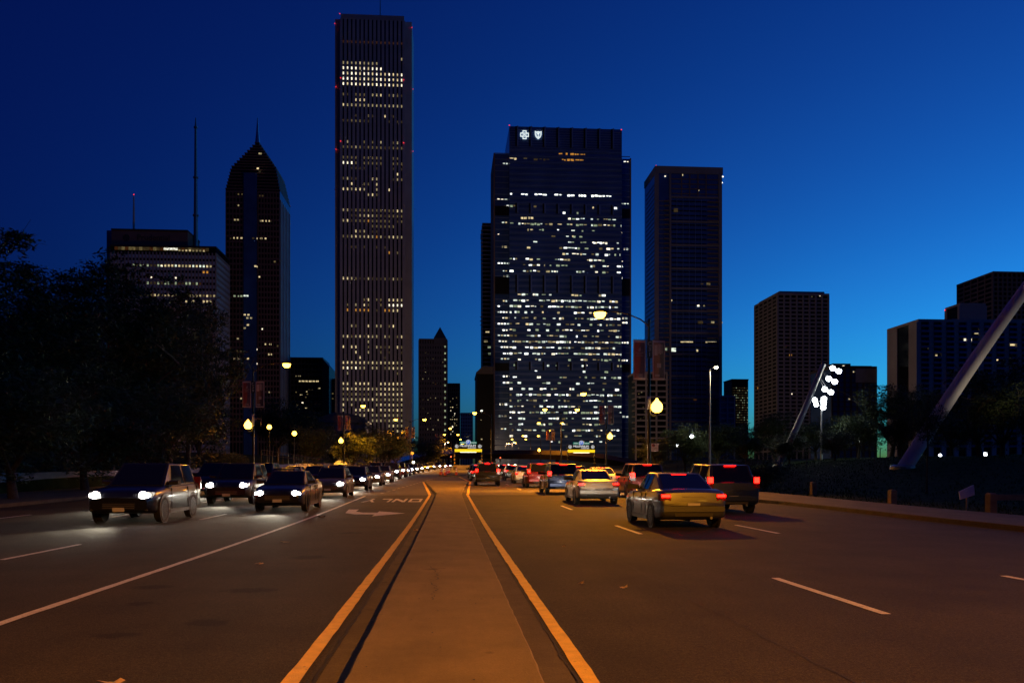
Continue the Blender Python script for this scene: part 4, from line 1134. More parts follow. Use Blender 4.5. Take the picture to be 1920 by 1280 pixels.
MB().tube([(0, 0, 5.75), (.75, 0, 5.8)], .025, 6).build('bracket', M['grey_metal'], L2); MB().tube([(.72, 0, 5.8), (.72, 0, 5.1)], .02, 6).build('bracket', M['grey_metal'], L2)
street_lamp(645, 143, 1, 'lamp post with banners before the dark trees, second on the left pavement', power=.4)
street_lamp(769, 188, 1, 'twin armed lamp post with banners third on the left', twin=True, globe=False, power=.3)
street_lamp(823, 236, 1, 'small far lamp post with banners fourth on the left', globe=False, power=.3)
street_lamp(1137, 115, -1, 'second lamp post with banners and globe on the right pavement', power=.4)
street_lamp(921, 162, -1, 'tall plain lamp post reaching into the strip of sky', globe=False, banner=False, power=.35)
street_lamp(1052, 150, 1, 'plain twin armed lamp post in front of the emblem tower', globe=False, banner=False, twin=True, power=.3, arm=2.5)
street_lamp(1032, 202, 1, 'twin armed lamp post with banners beyond the plain twin post', globe=False, twin=True, power=.3, arm=2.4)
street_lamp(1014, 250, 1, 'smallest lamp post with a globe left of the right garage sign', banner=False, power=.08, arm=2.0)
street_lamp(995, 300, 1, 'far twin armed lamp post above the footbridge deck', globe=False, banner=False, twin=True, power=.07, arm=2.3)
street_lamp(973, 345, 1, 'farther twin armed lamp post behind the footbridge', globe=False, banner=False, twin=True, power=.07, arm=2.4)
street_lamp(846, 290, 1, 'far lamp post left of the garage entrance sign', globe=False, banner=False, twin=True, power=.07, arm=1.9)
street_lamp(856, 350, 1, 'farthest lamp post behind the round parking sign', globe=False, banner=False, power=.07, arm=1.2)
street_lamp(0, -9, -1, 'lamp post behind the camera on the right pavement', x=15.2, arm=5.4, power=.88)

for X, y, lb in ((948, 430, 'right most distant lamp post, a spark above the footbridge'), (960, 410, 'distant lamp post second from the strip of sky above the footbridge'),
                 (834, 400, 'distant lamp post left of the parking sign'), (862, 440, 'most distant lamp post just left of the round parking sign')):
    o = street_lamp(X, y, 1, lb, globe=False, banner=False, light=False, arm=1.2)
    lamp('street_light', 'POINT', (1.0, .6, .3), 20000, o, (1.6, 0, H_ARM - .7), size=.3)

# ------------------------------------------------------------------ park lamps and masts
def path_lamp(X, y, Yh, label, m, col, power, r=.2, thin=.05, name='path_lamp', Ybase=None, pole_m='black_metal'):
    x = x_at(X, y); zb = ground_h(x, y); h = z_at(Yh, x, y) - zb
    o = thing(name, label, 'park lamp', (x, y, zb), 0, 'lamps in the park')
    MB().tube([(0, 0, -.1), (0, 0, .5), (0, 0, h - r)], [thin * 1.5, thin, thin * .9], 8).build('post', M[pole_m], o)
    MB().lathe([(r * .4, -r), (r * .95, -.5 * r), (r, 0), (r * .75, .6 * r), (r * .2, r)], 12).build('globe', m, o, (0, 0, h), smooth=60)
    MB().lathe([(r * .5, 0), (r * .3, .12), (.02, .2)], 8).build('cap', M['black_metal'], o, (0, 0, h + r * .85))
    if power: lamp('path_light', 'POINT', col, power, o, (0, 0, h), size=r * 1.1)
    return o
path_lamp(505, 104, 800, 'left of two path lamps on the bank by the railings', M['sodium_globe'], SOD, 4500, .28)
path_lamp(552, 104, 812, 'right of two path lamps on the bank, nearer the small tree', M['sodium_globe'], SOD, 4500, .28)
path_lamp(1297, 130, 818, 'bright white park lamp low among the right trees', M['white_lamp'], (.8, .9, 1), 500, .3)
path_lamp(1270, 150, 834, 'small white park lamp left of the brighter one', M['white_lamp'], (.8, .9, 1), 200, .24)
path_lamp(1847, 105, 851, 'white park lamp glowing on the lawn at the far right', M['white_lamp'], (.7, 1.0, .8), 1500, .22)
path_lamp(1763, 120, 853, 'fainter white park lamp on the lawn left of the bright one', M['white_lamp'], (.7, 1.0, .8), 1100, .2)
path_lamp(1727, 150, 852, 'tiny white lamp on the far lawn beside the leaning mast', M['white_lamp'], (.8, .9, 1), 100, .14)
path_lamp(1612, 130, 826, 'tiny white lamp between the dark trees', M['white_lamp'], (.8, .9, 1), 60, .13)
path_lamp(775, 150, 866, 'low lamp beside the small white sign at left', M['pale_lamp'], (1, .7, .35), 150, .2)
# pale slender lamp mast
x, y = x_at(1331, 112), 112; zb = ground_h(x, y); h = z_at(692, x, y) - zb
o = thing('lamp_mast', 'slender pale lamp mast with one bright lamp before the residential tower', 'park lamp', (x, y, zb), 0, 'lamps in the park')
MB().tube([(0, 0, -.2), (0, 0, h * .5), (0, 0, h)], [.16, .12, .09], 8).build('mast', M['white_metal'], o)
MB().tube([(0, 0, h), (.5, 0, h + .25), (.8, 0, h + .3)], .04, 6).build('arm', M['white_metal'], o)
hd_ = MB().box(.6, 1.15, -.2, .2, h + .32, h + .46).build('lamp_head', M['white_metal'], o)
MB().lathe([(.06, -.24), (.22, -.16), (.26, 0)], 12, (.86, 0, h + .31)).build('lamp_bowl', M['pale_lamp'], hd_)
lamp('mast_light', 'SPOT', (1, .95, .7), 2200, o, (.86, 0, h - .05), (0, 0, 0), .2, 150, .5)

def leaning_mast(name, label, y, p0, p1, r0, r1, bow=0.0):
    """p0 foot pixel, p1 tip pixel, both at street distance y"""
    a = Vector((x_at(p0[0], y), y, 0)); a.z = ground_h(a.x, y) - .2
    t = Vector((x_at(p1[0], y), y, 0)); t.z = z_at(p1[1], t.x, y)
    o = thing(name, label, 'mast', a)
    d = t - a; n = Vector((-d.z, 0, d.x)).normalized()
    pts = [d * (i / 10.0) + n * (bow * math.sin(PI * i / 10.0)) for i in range(11)]
    MB().tube(pts, [r0 + (r1 - r0) * i / 10 for i in range(11)], 14).build('mast', M['white_metal'], o, smooth=60)
    MB().lathe([(r0 * 1.6, -.05), (r0 * 1.6, .3), (r0 * 1.15, .45)], 14).build('foot', M['grey_metal'], o, (0, 0, .05))
    return o, pts, d
o, pts, d = leaning_mast('leaning_mast', 'thick white leaning mast cut by the right picture edge', 62, (1692, 878), (1985, 458), .56, .42, .25)
lamp('mast_uplight', 'SPOT', (1, .8, .55), 800, o, (9.5, -5.0, 1.6), (d * .6 - Vector((9.5, -5.0, 1.6))).to_track_quat('-Z', 'Y').to_euler(), .2, 100, .7)
MB().lathe([(.15, 0), (.2, .1), (.2, .3), (.14, .34)], 10).build('uplight', M['black_metal'], o, (9.5, -5.0, 1.1))
o, pts, d = leaning_mast('floodlight_mast', 'leaning mast carrying six white floodlights above the right trees', 100, (1458, 812), (1544, 682), .42, .3, -.1)
for i in range(3):
    for k in range(2):
        c = d * (1 - .055 * i) + Vector((.95 + .75 * k - .18 * i, -.5, -.55 - .95 * i * .6 - .35 * k))
        f_ = MB().loft([[(-.34, .12, -.16), (.34, .12, -.16), (.34, .12, .16), (-.34, .12, .16)], [(-.2, .45, -.1), (.2, .45, -.1), (.2, .45, .1), (-.2, .45, .1)]]).build('floodlight', M['grey_metal'], o, c, rot=(R(-20), R(-35), 0))
        MB().lathe([(.05, -.06), (.30, -.03), (.33, .03)], 12).build('lens', M['white_lamp'], f_, (0, .1, 0), rot=(PI / 2, 0, 0))
        MB().tube([(0, .3, 0), tuple(d * (1 - .055 * i) - c)], .04, 5).build('bracket', M['grey_metal'], o, c)
for i in range(2):
    lamp('flood', 'SPOT', (.85, .93, 1), 300, o, d * .97 + Vector((1.2, -1.0, -1.0)), (R(35), R(-20) * i, 0), .4, 110, .6)
x, y = x_at(1540, 112), 112; zb = ground_h(x, y)
o = thing('floodlight_mast', 'upright mast with a cluster of five dazzling white floodlights', 'mast', (x, y, zb))
h = z_at(752, x, y) - zb
MB().tube([(0, 0, -.2), (0, 0, h + .6)], [.16, .1], 8).build('mast', M['grey_metal'], o)
for (dx, dz, r) in ((-.95, .15, .36), (-.75, -.45, .34), (.35, .3, .38), (.3, -.3, .36), (.22, -.85, .38)):
    f_ = MB().lathe([(.1, -.3), (.26, -.25), (r, 0)], 12).build('floodlight', M['grey_metal'], o, (dx, -.1, h + dz), rot=(PI / 2, 0, 0))
    MB().lathe([(r * .94, 0), (r * .8, .09), (.04, .16)], 12).build('lens', M['white_lamp'], f_, (0, 0, .01))
    MB().tube([(dx, .1, h + dz), (0, 0, h + dz - .2)], .04, 5).build('bracket', M['grey_metal'], o)
lamp('flood', 'POINT', (.85, .93, 1), 350, o, (-.2, -1.0, h), size=.5)

# ------------------------------------------------------------------ footbridge, pavilion and park furniture
yb = 262
bpts = [(735, 866), (770, 856), (800, 848), (850, 845.5), (905, 846), (960, 847), (1010, 848), (1060, 850), (1120, 856), (1180, 868)]
o = thing('footbridge', 'dark winding footbridge crossing above the far end of the street', 'bridge', (x_at(900, yb), yb, Gz(yb)))
ox, oz = x_at(900, yb), Gz(yb)
def bridge_ring(X, Y, i):
    dy = 9 * math.sin(i * .55); x = x_at(X, yb); z = z_at(Y, x, yb) - oz
    return x - ox, dy, z
rings, pr1, pr2 = [], [], []
for i, (X, Y) in enumerate(bpts):
    x, dy, z = bridge_ring(X, Y + 6, i)
    rings.append([(x, dy - 3.4, z + .3), (x, dy - 1.6, z - 1.1), (x, dy + 1.6, z - 1.1), (x, dy + 3.4, z + .3), (x, dy + 3.0, z + .5), (x, dy - 3.0, z + .5)])
    pr1.append([(x, dy - 3.42, z + .3), (x, dy - 2.9, z + 1.6), (x, dy - 2.7, z + 1.6), (x, dy - 3.0, z + .5)])
MB().loft(rings).build('deck', B['dark'], o, smooth=30)
for i in range(len(pr1) - 1):
    MB().loft([pr1[i], pr1[i + 1]]).build('steel_panel', M['steel'] if i < 3 else B['dark'], o)
for X in (926, 1046, 800):
    x = x_at(X, yb) - ox
    MB().tube([(x, 1, -.5), (x, 1, z_at(858, x + ox, yb) - oz)], .6, 12).build('pier', M['sidewalk'], o)
x, y = x_at(595, 330), 330
o = thing('pavilion', 'pale metal roofed park pavilion behind the left trees', 'pavilion', (x, y, Gz(y)))
w = x_at(690, 330) - x
zr = z_at(772, x, y) - Gz(y)
MB().loft([[(0, 0, zr - 4), (0, 14, zr - 4), (0, 14, zr - 2.2), (0, 0, zr - 2.2)], [(w * .35, 0, zr - 4), (w * .35, 14, zr - 4), (w * .35, 14, zr), (w * .35, 0, zr)], [(w * .8, 0, zr - 4), (w * .8, 14, zr - 4), (w * .8, 14, zr - 1), (w * .8, 0, zr - 1)], [(w, 0, zr - 4), (w, 14, zr - 4), (w, 14, zr - 3.4), (w, 0, zr - 3.4)]]).build('roof', M['steel'], o, smooth=40)
MB().box(1, w - 1, 1, 13, 0, zr - 4.02).build('wall', B['grey'], o)
# lit stone shelter by the second left lamp post
x, y = x_at(643, 155), 155; zb = ground_h(x, y)
o = thing('stone_shelter', 'small stone shelter glowing orange under the trees', 'shelter', (x, y, zb))
MB().prism([(-1.6, 0), (1.9, 0), (1.0, 1.5), (.2, 2.1), (-1.0, 2.1), (-1.6, 1.6)], 0, 1.6).build('wall', M['wall_conc'], o)
MB().lathe([(.05, 0), (.12, .04), (.12, .16)], 8).build('wall_lamp', M['sodium_globe'], o, (0, -1.5, .06))
lamp('wall_light', 'POINT', (1.0, .45, .05), 900, o, (0, -1.3, .5), size=.15)
# railings up the bank
def railing(X0, Y0, X1, Y1, y0, y1, n, label):
    a = Vector((x_at(X0, y0), y0, 0)); a.z = z_at(Y0, a.x, y0); c = Vector((x_at(X1, y1), y1, 0)); c.z = z_at(Y1, c.x, y1)
    o = thing('railing', label, 'railing', a)
    d = c - a
    for k, off in enumerate((0, -.45)):
        MB().tube([(0, 0, off), tuple(d + Vector((0, 0, off)))], .03, 6).build('rail', M['black_metal'], o)
    for i in range(n + 1):
        p = d * (i / n)
        zg = ground_h(a.x + p.x, a.y + p.y) - a.z
        MB().tube([tuple(p), (p.x, p.y, min(p.z - .8, zg))], .028, 6).build('baluster', M['black_metal'], o)
railing(490, 843, 560, 853, 92, 96, 7, 'left sloping railing of the bank steps under the path lamps')
railing(556, 853, 606, 861, 96, 100, 5, 'right sloping railing lower down the bank steps')
# stone steps
o = thing('bank_steps', 'pale stone steps climbing the bank below the railing', 'steps', (x_at(505, 92), 90, ground_h(x_at(505, 92), 90)))
for i in range(7):
    MB().box(-1.2 - i * .55, .6 - i * .55, .5 * i, .5 * i + .5, -.2, .12 + i * .15).build('step', M['stone'], o)
# low post by the pavement
for X, lb in ((501, 'left of two short dark posts on the pavement before the wall'), (515, 'right of two short dark posts on the pavement before the wall')):
    x, y = x_at(X, 88), 88
    o = thing('bollard', lb, 'bollard', (x, y, Gz(y) + .13))
    MB().lathe([(.14, 0), (.14, .08), (.1, .12), (.09, .95), (.11, 1.0), (.04, 1.1)], 10).build('post', M['black_metal'], o)
# timber posts on the right verge
for X, y, h, lb in ((1673, 34, .74, 'weathered timber post on the right verge, left of the tilted panel'), (1858, 28.5, .78, 'timber post carrying a rail at the right edge'),
                    (1525, 44, .72, 'timber post on the right verge, third from the right edge'), (1422, 58, .7, 'timber post beside the dark rounded shrub')):
    x = x_at(X, y); zb = ground_h(x, y)
    o = thing('timber_post', lb, 'post', (x, y, zb), .1, 'timber posts along the right verge')
    MB().loft([[(-.13, -.13, -.3), (.13, -.13, -.3), (.13, .13, -.3), (-.13, .13, -.3)], [(-.13, -.13, h - .05), (.13, -.13, h - .05), (.13, .13, h - .05), (-.13, .13, h - .05)], [(-.09, -.09, h), (.09, -.09, h), (.09, .09, h), (-.09, .09, h)]]).build('post', M['wood'], o)
    if X == 1858:
        MB().box(.1, 5.5, -.06, .06, h - .26, h - .06).build('rail', M['wood'], o)
        MB().box(5.2, 5.46, -.1, .1, -.3, h).build('post', M['wood'], o)
x, y = x_at(1813, 31), 31; zb = ground_h(x, y)
o = thing('information_panel', 'small tilted pale panel on a post at the right verge', 'panel', (x, y, zb), R(-12))
MB().tube([(0, 0, -.2), (0, 0, .55)], .04, 8).build('post', M['grey_metal'], o)
MB().loft([[(-.26, -.06, .42), (.26, -.06, .6), (.26, .0, .6), (-.26, .0, .42)], [(-.26, .04, .72), (.26, .04, .98), (.26, .1, .98), (-.26, .1, .72)]]).build('panel', M['reflective'], o)
for X, y, h, lb in ((1640, 78, 1.4, 'left slim sapling stake on the far grass'), (1650, 78, 1.3, 'right slim sapling stake on the far grass'), (1512, 84, 1.5, 'lone sapling stake left on the far grass')):
    x = x_at(X, y); zb = ground_h(x, y)
    tag(MB().tube([(0, 0, -.2), (.02, 0, h)], [.05, .04], 7).build('stake', M['wood'], None, (x, y, zb)), lb, 'stake', 'sapling stakes')
x, y = x_at(1738, 42), 42
o = thing('sapling', 'thin bare stemmed sapling on the right verge', 'tree', (x, y, ground_h(x, y)))
link('trunk', MB().tube([(0, 0, -.2), (.03, 0, 1.2), (.08, .05, 2.6), (.05, .1, 4.2)], [.07, .055, .045, .02], 7).mesh('sapling_trunk', M['bark']), o)
link('crown', TREES['bush'][1], o, (0, 0, 2.4), None, (.55, .55, .7))

# small signs and signals at the crossing
x, y = x_at(773, 150), 150
o = thing('road_sign', 'small white square sign on a post by the left pavement', 'sign', (x, y, Gz(y) + .13))
MB().tube([(0, 0, 0), (0, 0, 3.4)], .04, 6).build('post', M['grey_metal'], o)
MB().box(-.24, .24, -.06, -.03, 2.95, 3.42).build('plate', M['reflective'], o)
def signal(X, y, Y, label, red=True):
    x = x_at(X, y)
    o = thing('traffic_signal', label, 'traffic light', (x, y, Gz(y) + .13), 0, 'traffic signals at the crossing')
    h = z_at(Y, x, y) - Gz(y)
    MB().tube([(0, 0, 0), (0, 0, h + .6)], .07, 8).build('post', M['black_metal'], o)
    b_ = MB().box(-.2, .2, -.36, -.08, h - .6, h + .55).build('housing', M['black_metal'], o)
    for k in range(3):
        MB().lathe([(.11, -.03), (.11, .03)], 10).build('lens', M['signal_red'] if (k == 0 and red) else M['rubber'], b_, (0, -.37, h + .35 - .36 * k), rot=(PI / 2, 0, 0))
    return o
signal(845.5, 185, 860, 'traffic light showing red left of the garage entrance')
signal(1053, 168, 818, 'dark traffic signal high on the twin lamp post', False)
signal(938, 230, 861, 'small traffic light under the footbridge deck')

# ------------------------------------------------------------------ garage entrance signs, cones
M['stripe_y'] = mat('yellow_plastic', (0.6, 0.36, 0.02), 0.5)
M['sign_black'] = mat('sign_black', (0.012, 0.012, 0.013), 0.4)
def garage_gate(X, y, label):
    x = x_at(X, y); z0 = Gz(y) + .14
    o = thing('garage_entrance_sign', label, 'garage sign', (x, y, z0), 0, 'garage entrance signs')
    W2 = 2.85
    hb = z_at(850 if X < 1000 else 851, x, y) - z0      # underside of the yellow bar
    for s in (-1, 1):
        p_ = MB().box(s * W2 - .14, s * W2 + .14, -.14, .14, 0, hb + .4).build('post', M['sign_black'], o)
        for k in range(4):
            MB().box(s * W2 - .155, s * W2 + .155, -.155, .155, .6 + k * .72, .95 + k * .72).build('yellow_band', M['stripe_y'], p_)
        MB().box(s * W2 - .3, s * W2 + .3, -.32, .32, 0, .75).build('plinth', M['sidewalk'], o)
    MB().box(-W2 - .2, W2 + .2, -.2, .2, hb + .95, hb + 1.95).build('header', M['sign_black'], o)
    bar = MB().box(-W2 + .02, W2 - .02, -.22, .18, hb + .36, hb + .93).build('yellow_bar', M['yellow_sign'], o)
    MB().box(-1.7, 1.7, -.1, .1, hb + .24, hb + .34).build('strip_light', M['strip_lamp'], o)
    lamp('strip_glow', 'POINT', (1, .75, .4), 120, o, (0, -.2, hb + .1), size=.3)
    t1 = link('lettering', text_mesh('MILLENNIUM', .62, M['white_sign'], .01, spacing=.9), o, (-.1, -.215, hb + 1.62), UP_S)
    link('lettering', text_mesh('GARAGES', .4, M['white_sign'], .01), o, (.75, -.215, hb + 1.2), UP_S)
    for s in (-1, 1):
        c_ = MB().lathe([(.34, -.02), (.34, .02)], 18).build('arrow_roundel', M['white_sign'], o, (s * (W2 - .45), -.205, hb + 1.52), rot=(PI / 2, 0, 0))
        MB().lathe([(.27, -.02), (.27, .02)], 18).build('roundel_face', M['sign_black'], c_, (0, 0, .012))
        MB().box(-.05, .05, -.18, .18, .02, .045).build('arrow', M['white_sign'], c_)
        MB().prism([(-.16, -.04), (.16, -.04), (0, -.2)], .02, .045, 'z').build('arrow', M['white_sign'], c_)
    g_ = MB().box(-1.75, 1.75, -.05, .06, hb + 2.03, hb + 2.5).build('green_panel', M['green_sign'], o)
    link('lettering', text_mesh('PUBLIC', .3, M['white_sign'], .01), g_, (-1.1, -.065, hb + 2.27), UP_S)
    link('lettering', text_mesh('PARKING', .26, M['white_sign'], .01), g_, (1.12, -.065, hb + 2.27), UP_S)
    r1 = MB().lathe([(.5, -.03), (.5, .03)], 22).build('parking_disc', M['white_sign'], o, (0, -.12, hb + 2.34), rot=(PI / 2, 0, 0))
    MB().lathe([(.43, -.02), (.43, .02)], 22).build('disc_face', M['blue_sign'], r1, (0, 0, .025))
    link('lettering', text_mesh('P', .72, M['white_sign'], .01), r1, (0, 0, .06), (0, 0, 0))
    return o
garage_gate(878, 178, 'yellow lit garage entrance sign with round P at the street centre')
garage_gate(1090, 178, 'yellow lit garage entrance sign with round P at the right roadside')
# ramp walls behind the centre entrance
x = x_at(878, 178)
o = thing('ramp_wall', 'low concrete walls of the garage ramp behind the centre sign', 'wall', (x, 183, Gz(183)))
for s in (-1, 1):
    MB().box(s * 2.9 - .15, s * 2.9 + .15, 0, 20, 0, 1.0).build('wall', M['wall_conc'], o)
MB().box(-2.74, 2.74, 19.6, 20, 0, 1.3).build('wall', M['wall_conc'], o)
# ticket pillar
x, y = x_at(900, 172), 172
o = thing('intercom_pillar', 'dark round topped pillar right of the centre garage entrance', 'pillar', (x, y, Gz(y) + .13))
MB().lathe([(.26, 0), (.26, 1.5), (.34, 1.55), (.34, 1.9), (.1, 2.05)], 12).build('pillar', M['grey_metal'], o)
CONES = [(826, 108, 'leftmost traffic cone of the cluster'), (828, 113, 'traffic cone right behind the leftmost one'), (834.5, 104.5, 'nearest traffic cone of the cluster, front right'),
         (837, 116, 'middle traffic cone behind the nearest one'), (839.5, 121, 'second farthest traffic cone of the cluster'), (842, 126, 'farthest traffic cone of the cluster'), (855.5, 106, 'lone traffic cone right of the cluster')]
cone0 = None
for i, (X, y, lb) in enumerate(CONES):
    if cone0 is None:
        cone0 = o = thing('traffic_cone', lb, 'traffic cone', group='traffic cones on the island')
        MB().box(-.2, .2, -.2, .2, 0, .04).build('base', M['rubber'], o)
        MB().lathe([(.15, .04), (.03, .92)], 14).build('cone', M['orange_plastic'], o, smooth=40)
        for z0, z1 in ((.38, .52), (.6, .78)):
            MB().lathe([(.153 - .12 * (z0 - .04) / .88, z0), (.153 - .12 * (z1 - .04) / .88, z1)], 14).build('reflective_band', M['reflective'], o, smooth=40)
    else:
        o = copy_tree(cone0); o['label'] = lb
    o.location = (x_at(X, y), y, Gz(y) + .145)
    o.scale = (1.15, 1.15, 1.15)

# ------------------------------------------------------------------ vehicles with their lamps lit
PAINT = {'black': mat('car_black', (0.012, 0.012, 0.014), 0.3, 0.3, coat=.3), 'silver': mat('car_silver', (0.32, 0.33, 0.34), 0.38, 0.7, coat=.25),
         'grey': mat('car_grey', (0.09, 0.095, 0.1), 0.36, 0.6, coat=.25), 'white': mat('car_white', (0.6, 0.6, 0.58), 0.4, 0.0, coat=.25),
         'blue': mat('car_blue', (0.015, 0.03, 0.09), 0.32, 0.5, coat=.3), 'red': mat('car_red', (0.16, 0.012, 0.012), 0.32, 0.4, coat=.3)}
M['car_glass'] = mat('car_glass', (0.006, 0.007, 0.008), 0.06, 0.0, spec=.6)
M['trim'] = mat('black_trim', (0.014, 0.014, 0.014), 0.55)
M['rim'] = mat('alloy_rim', (0.28, 0.28, 0.29), 0.35, 0.8)
M['number'] = mat('number_plate', (0.55, 0.55, 0.52), 0.5)
M['lamp_glass'] = mat('lamp_cluster', (0.1, 0.1, 0.1), 0.1)
M['tail_house'] = mat('tail_cluster', (0.14, 0.01, 0.01), 0.15)
def section(y, w, zb, zt, tum=.93):
    """closed ring of a car body at station y"""
    h = zt - zb
    half = [(0, zb), (w * .86, zb), (w * .975, zb + .05), (w * .995, zb + .18 * h), (w * .985, zb + .42 * h), (w, zb + .6 * h), (w * .985, zb + .8 * h), (w * tum, zt - .03), (w * (tum - .07), zt), (w * .45, zt + .018), (0, zt + .025)]
    r = [(x, y, z) for x, z in half]
    return r + [(-x, y, z) for x, z in reversed(half[1:-1])]
CARS = {'sedan': dict(L=4.75, W=.91, st=[(-2.37, .78, .38, .70), (-2.33, .84, .32, .93), (-2.2, .88, .27, 1.0), (-1.75, .905, .22, 1.03), (-1.0, .91, .2, .98), (0, .91, .2, .95), (.9, .91, .2, .95), (1.5, .905, .21, .91), (2.0, .88, .22, .83), (2.25, .83, .26, .74), (2.36, .74, .34, .62)],
                      cab=[(-1.82, .74, .98), (-.78, .6, 1.43), (.28, .6, 1.455), (1.12, .76, .95)], tl=(.60, .86, .74, .92, -2.345), hl=(.50, .83, .58, .74, 2.24), plate=.80, wb=1.38, wr=.33),
        'suv': dict(L=4.7, W=.95, st=[(-2.34, .84, .42, .82), (-2.31, .89, .38, 1.05), (-2.2, .93, .32, 1.1), (-1.5, .95, .28, 1.08), (-.5, .95, .26, 1.05), (.6, .95, .26, 1.05), (1.2, .945, .27, 1.03), (1.8, .92, .28, .98), (2.15, .88, .31, .88), (2.32, .78, .4, .72)],
                    cab=[(-2.22, .8, 1.08), (-1.85, .68, 1.68), (.15, .68, 1.72), (1.05, .82, 1.04)], tl=(.70, .92, .88, 1.28, -2.315), hl=(.55, .87, .72, .9, 2.2), plate=.75, wb=1.36, wr=.37),
        'hatch': dict(L=4.2, W=.88, st=[(-2.1, .76, .4, .72), (-2.07, .83, .34, .95), (-1.95, .86, .28, 1.0), (-1.2, .88, .24, 1.0), (-.3, .88, .22, .97), (.7, .88, .22, .96), (1.3, .87, .23, .92), (1.75, .85, .25, .85), (2.0, .79, .3, .74), (2.1, .7, .38, .62)],
                      cab=[(-2.0, .72, .98), (-1.5, .6, 1.47), (.2, .6, 1.5), (1.08, .74, .95)], tl=(.58, .84, .8, 1.0, -2.085), hl=(.48, .8, .6, .78, 2.0), plate=.86, wb=1.28, wr=.32)}
def build_car(kind):
    c = CARS[kind]
    o = thing('car', kind, 'car')
    MB().loft([section(*s) for s in c['st']]).build('body', PAINT['grey'], o, smooth=42)
    (y0, w0, z0), (y1, w1, z1), (y2, w2, z2), (y3, w3, z3) = c['cab']
    def ring(y, w, z, zt): return [(-w, y, z), (w, y, z), (w * .93, y, zt), (-w * .93, y, zt)]
    # roof shell and pillars
    MB().loft([[(-w0, y0, z0 - .06), (w0, y0, z0 - .06), (w0 * .98, y0 + .02, z0), (-w0 * .98, y0 + .02, z0)],
               [(-c['W'] * .9, y1, z0 - .05), (c['W'] * .9, y1, z0 - .05), (w1, y1, z1), (-w1, y1, z1)],
               [(-c['W'] * .9, y2, z3 - .05), (c['W'] * .9, y2, z3 - .05), (w2, y2, z2), (-w2, y2, z2)],
               [(-w3, y3, z3 - .06), (w3, y3, z3 - .06), (w3 * .98, y3 - .02, z3), (-w3 * .98, y3 - .02, z3)]]).build('cabin', PAINT['grey'], o, smooth=50)
    cb = [ch for ch in o.children if ch.name.startswith('cabin')][0].modifiers.new('edge', 'BEVEL'); cb.width = .045; cb.segments = 3; cb.limit_method = 'ANGLE'; cb.angle_limit = R(25)
    def lerp(a, b_, t): return tuple(a[i] + (b_[i] - a[i]) * t for i in range(3))
    def pane(name, A, B_, C_, D_, n, inset=.08, lift=.012):
        pts = []
        ctr = tuple(sum(p[i] for p in (A, B_, C_, D_)) / 4 for i in range(3))
        for p in (A, B_, C_, D_): pts.append(tuple(lerp(p, ctr, inset)[i] + n[i] * lift for i in range(3)))
        back = [tuple(p[i] - n[i] * .02 for i in range(3)) for p in pts]
        gl = MB().loft([back, pts]).build(name, M['car_glass'], o)
        pts = [tuple(lerp(p, ctr, inset * .45)[i] + n[i] * .005 for i in range(3)) for p in (A, B_, C_, D_)]
        MB().loft([[tuple(p[i] - n[i] * .02 for i in range(3)) for p in pts], pts]).build('window_trim', M['trim'], gl)
    pane('rear_window', (-w0 * .98, y0 + .02, z0), (w0 * .98, y0 + .02, z0), (w1, y1, z1), (-w1, y1, z1), Vector((0, -(z1 - z0), y1 - y0)).normalized(), .12)
    pane('windscreen', (-w3 * .98, y3 - .02, z3), (w3 * .98, y3 - .02, z3), (w2, y2, z2), (-w2, y2, z2), Vector((0, z2 - z3, y3 - y2)).normalized(), .1)
    for s in (-1, 1):
        ym = (y1 + y2) / 2
        pane('side_window', (s * c['W'] * .9, y1 + .02, z0), (s * c['W'] * .9, ym - .04, z0), (s * w1, ym - .04, z1), (s * w1, y1 + .05, z1), Vector((s, 0, .35)).normalized(), .1)
        pane('side_window', (s * c['W'] * .9, ym + .04, z0), (s * c['W'] * .9, y2 + .25, z3), (s * w1, y2 - .02, z1), (s * w1, ym + .04, z1), Vector((s, 0, .35)).normalized(), .1)
        MB().loft([[(s * c['W'] * .84, y2 + .38, z3 + .02), (s * (c['W'] + .2), y2 + .36, z3 + .04), (s * (c['W'] + .2), y2 + .36, z3 + .18), (s * c['W'] * .84, y2 + .38, z3 + .16)],
                   [(s * c['W'] * .9, y2 + .5, z3 + .03), (s * (c['W'] + .16), y2 + .5, z3 + .06), (s * (c['W'] + .16), y2 + .5, z3 + .15), (s * c['W'] * .9, y2 + .5, z3 + .13)]]).build('mirror', M['trim'], o)
        # lamps
        a, b_, l0, l1, ty = c['tl']
        t_ = MB().loft([[(s * a, ty - .02, l0), (s * b_, ty - .0, l0), (s * b_, ty - .0, l1), (s * a, ty - .02, l1)], [(s * a, ty + .12, l0), (s * (b_ + .03), ty + .16, l0), (s * (b_ + .03), ty + .16, l1), (s * a, ty + .12, l1)]]).build('tail_light', M['tail_house'], o)
        m_ = .02; l0_, l0 = l0, l0 + (l1 - l0) * .42
        MB().loft([[(s * (a + m_), ty - .032, l0 + m_), (s * (b_ - m_), ty - .018, l0 + m_), (s * (b_ - m_), ty - .018, l1 - m_), (s * (a + m_), ty - .032, l1 - m_)], [(s * (a + m_), ty, l0 + m_), (s * (b_ - m_), ty, l0 + m_), (s * (b_ - m_), ty, l1 - m_), (s * (a + m_), ty, l1 - m_)]]).build('lens', M['tail'], t_)
        a, b_, l0, l1, hy = c['hl']
        t_ = MB().loft([[(s * a, hy + .08, l0), (s * b_, hy - .02, l0), (s * b_, hy - .06, l1), (s * a, hy + .0, l1)], [(s * a, hy - .2, l0), (s * b_, hy - .25, l0), (s * b_, hy - .25, l1), (s * a, hy - .2, l1)]]).build('headlight', M['lamp_glass'], o)
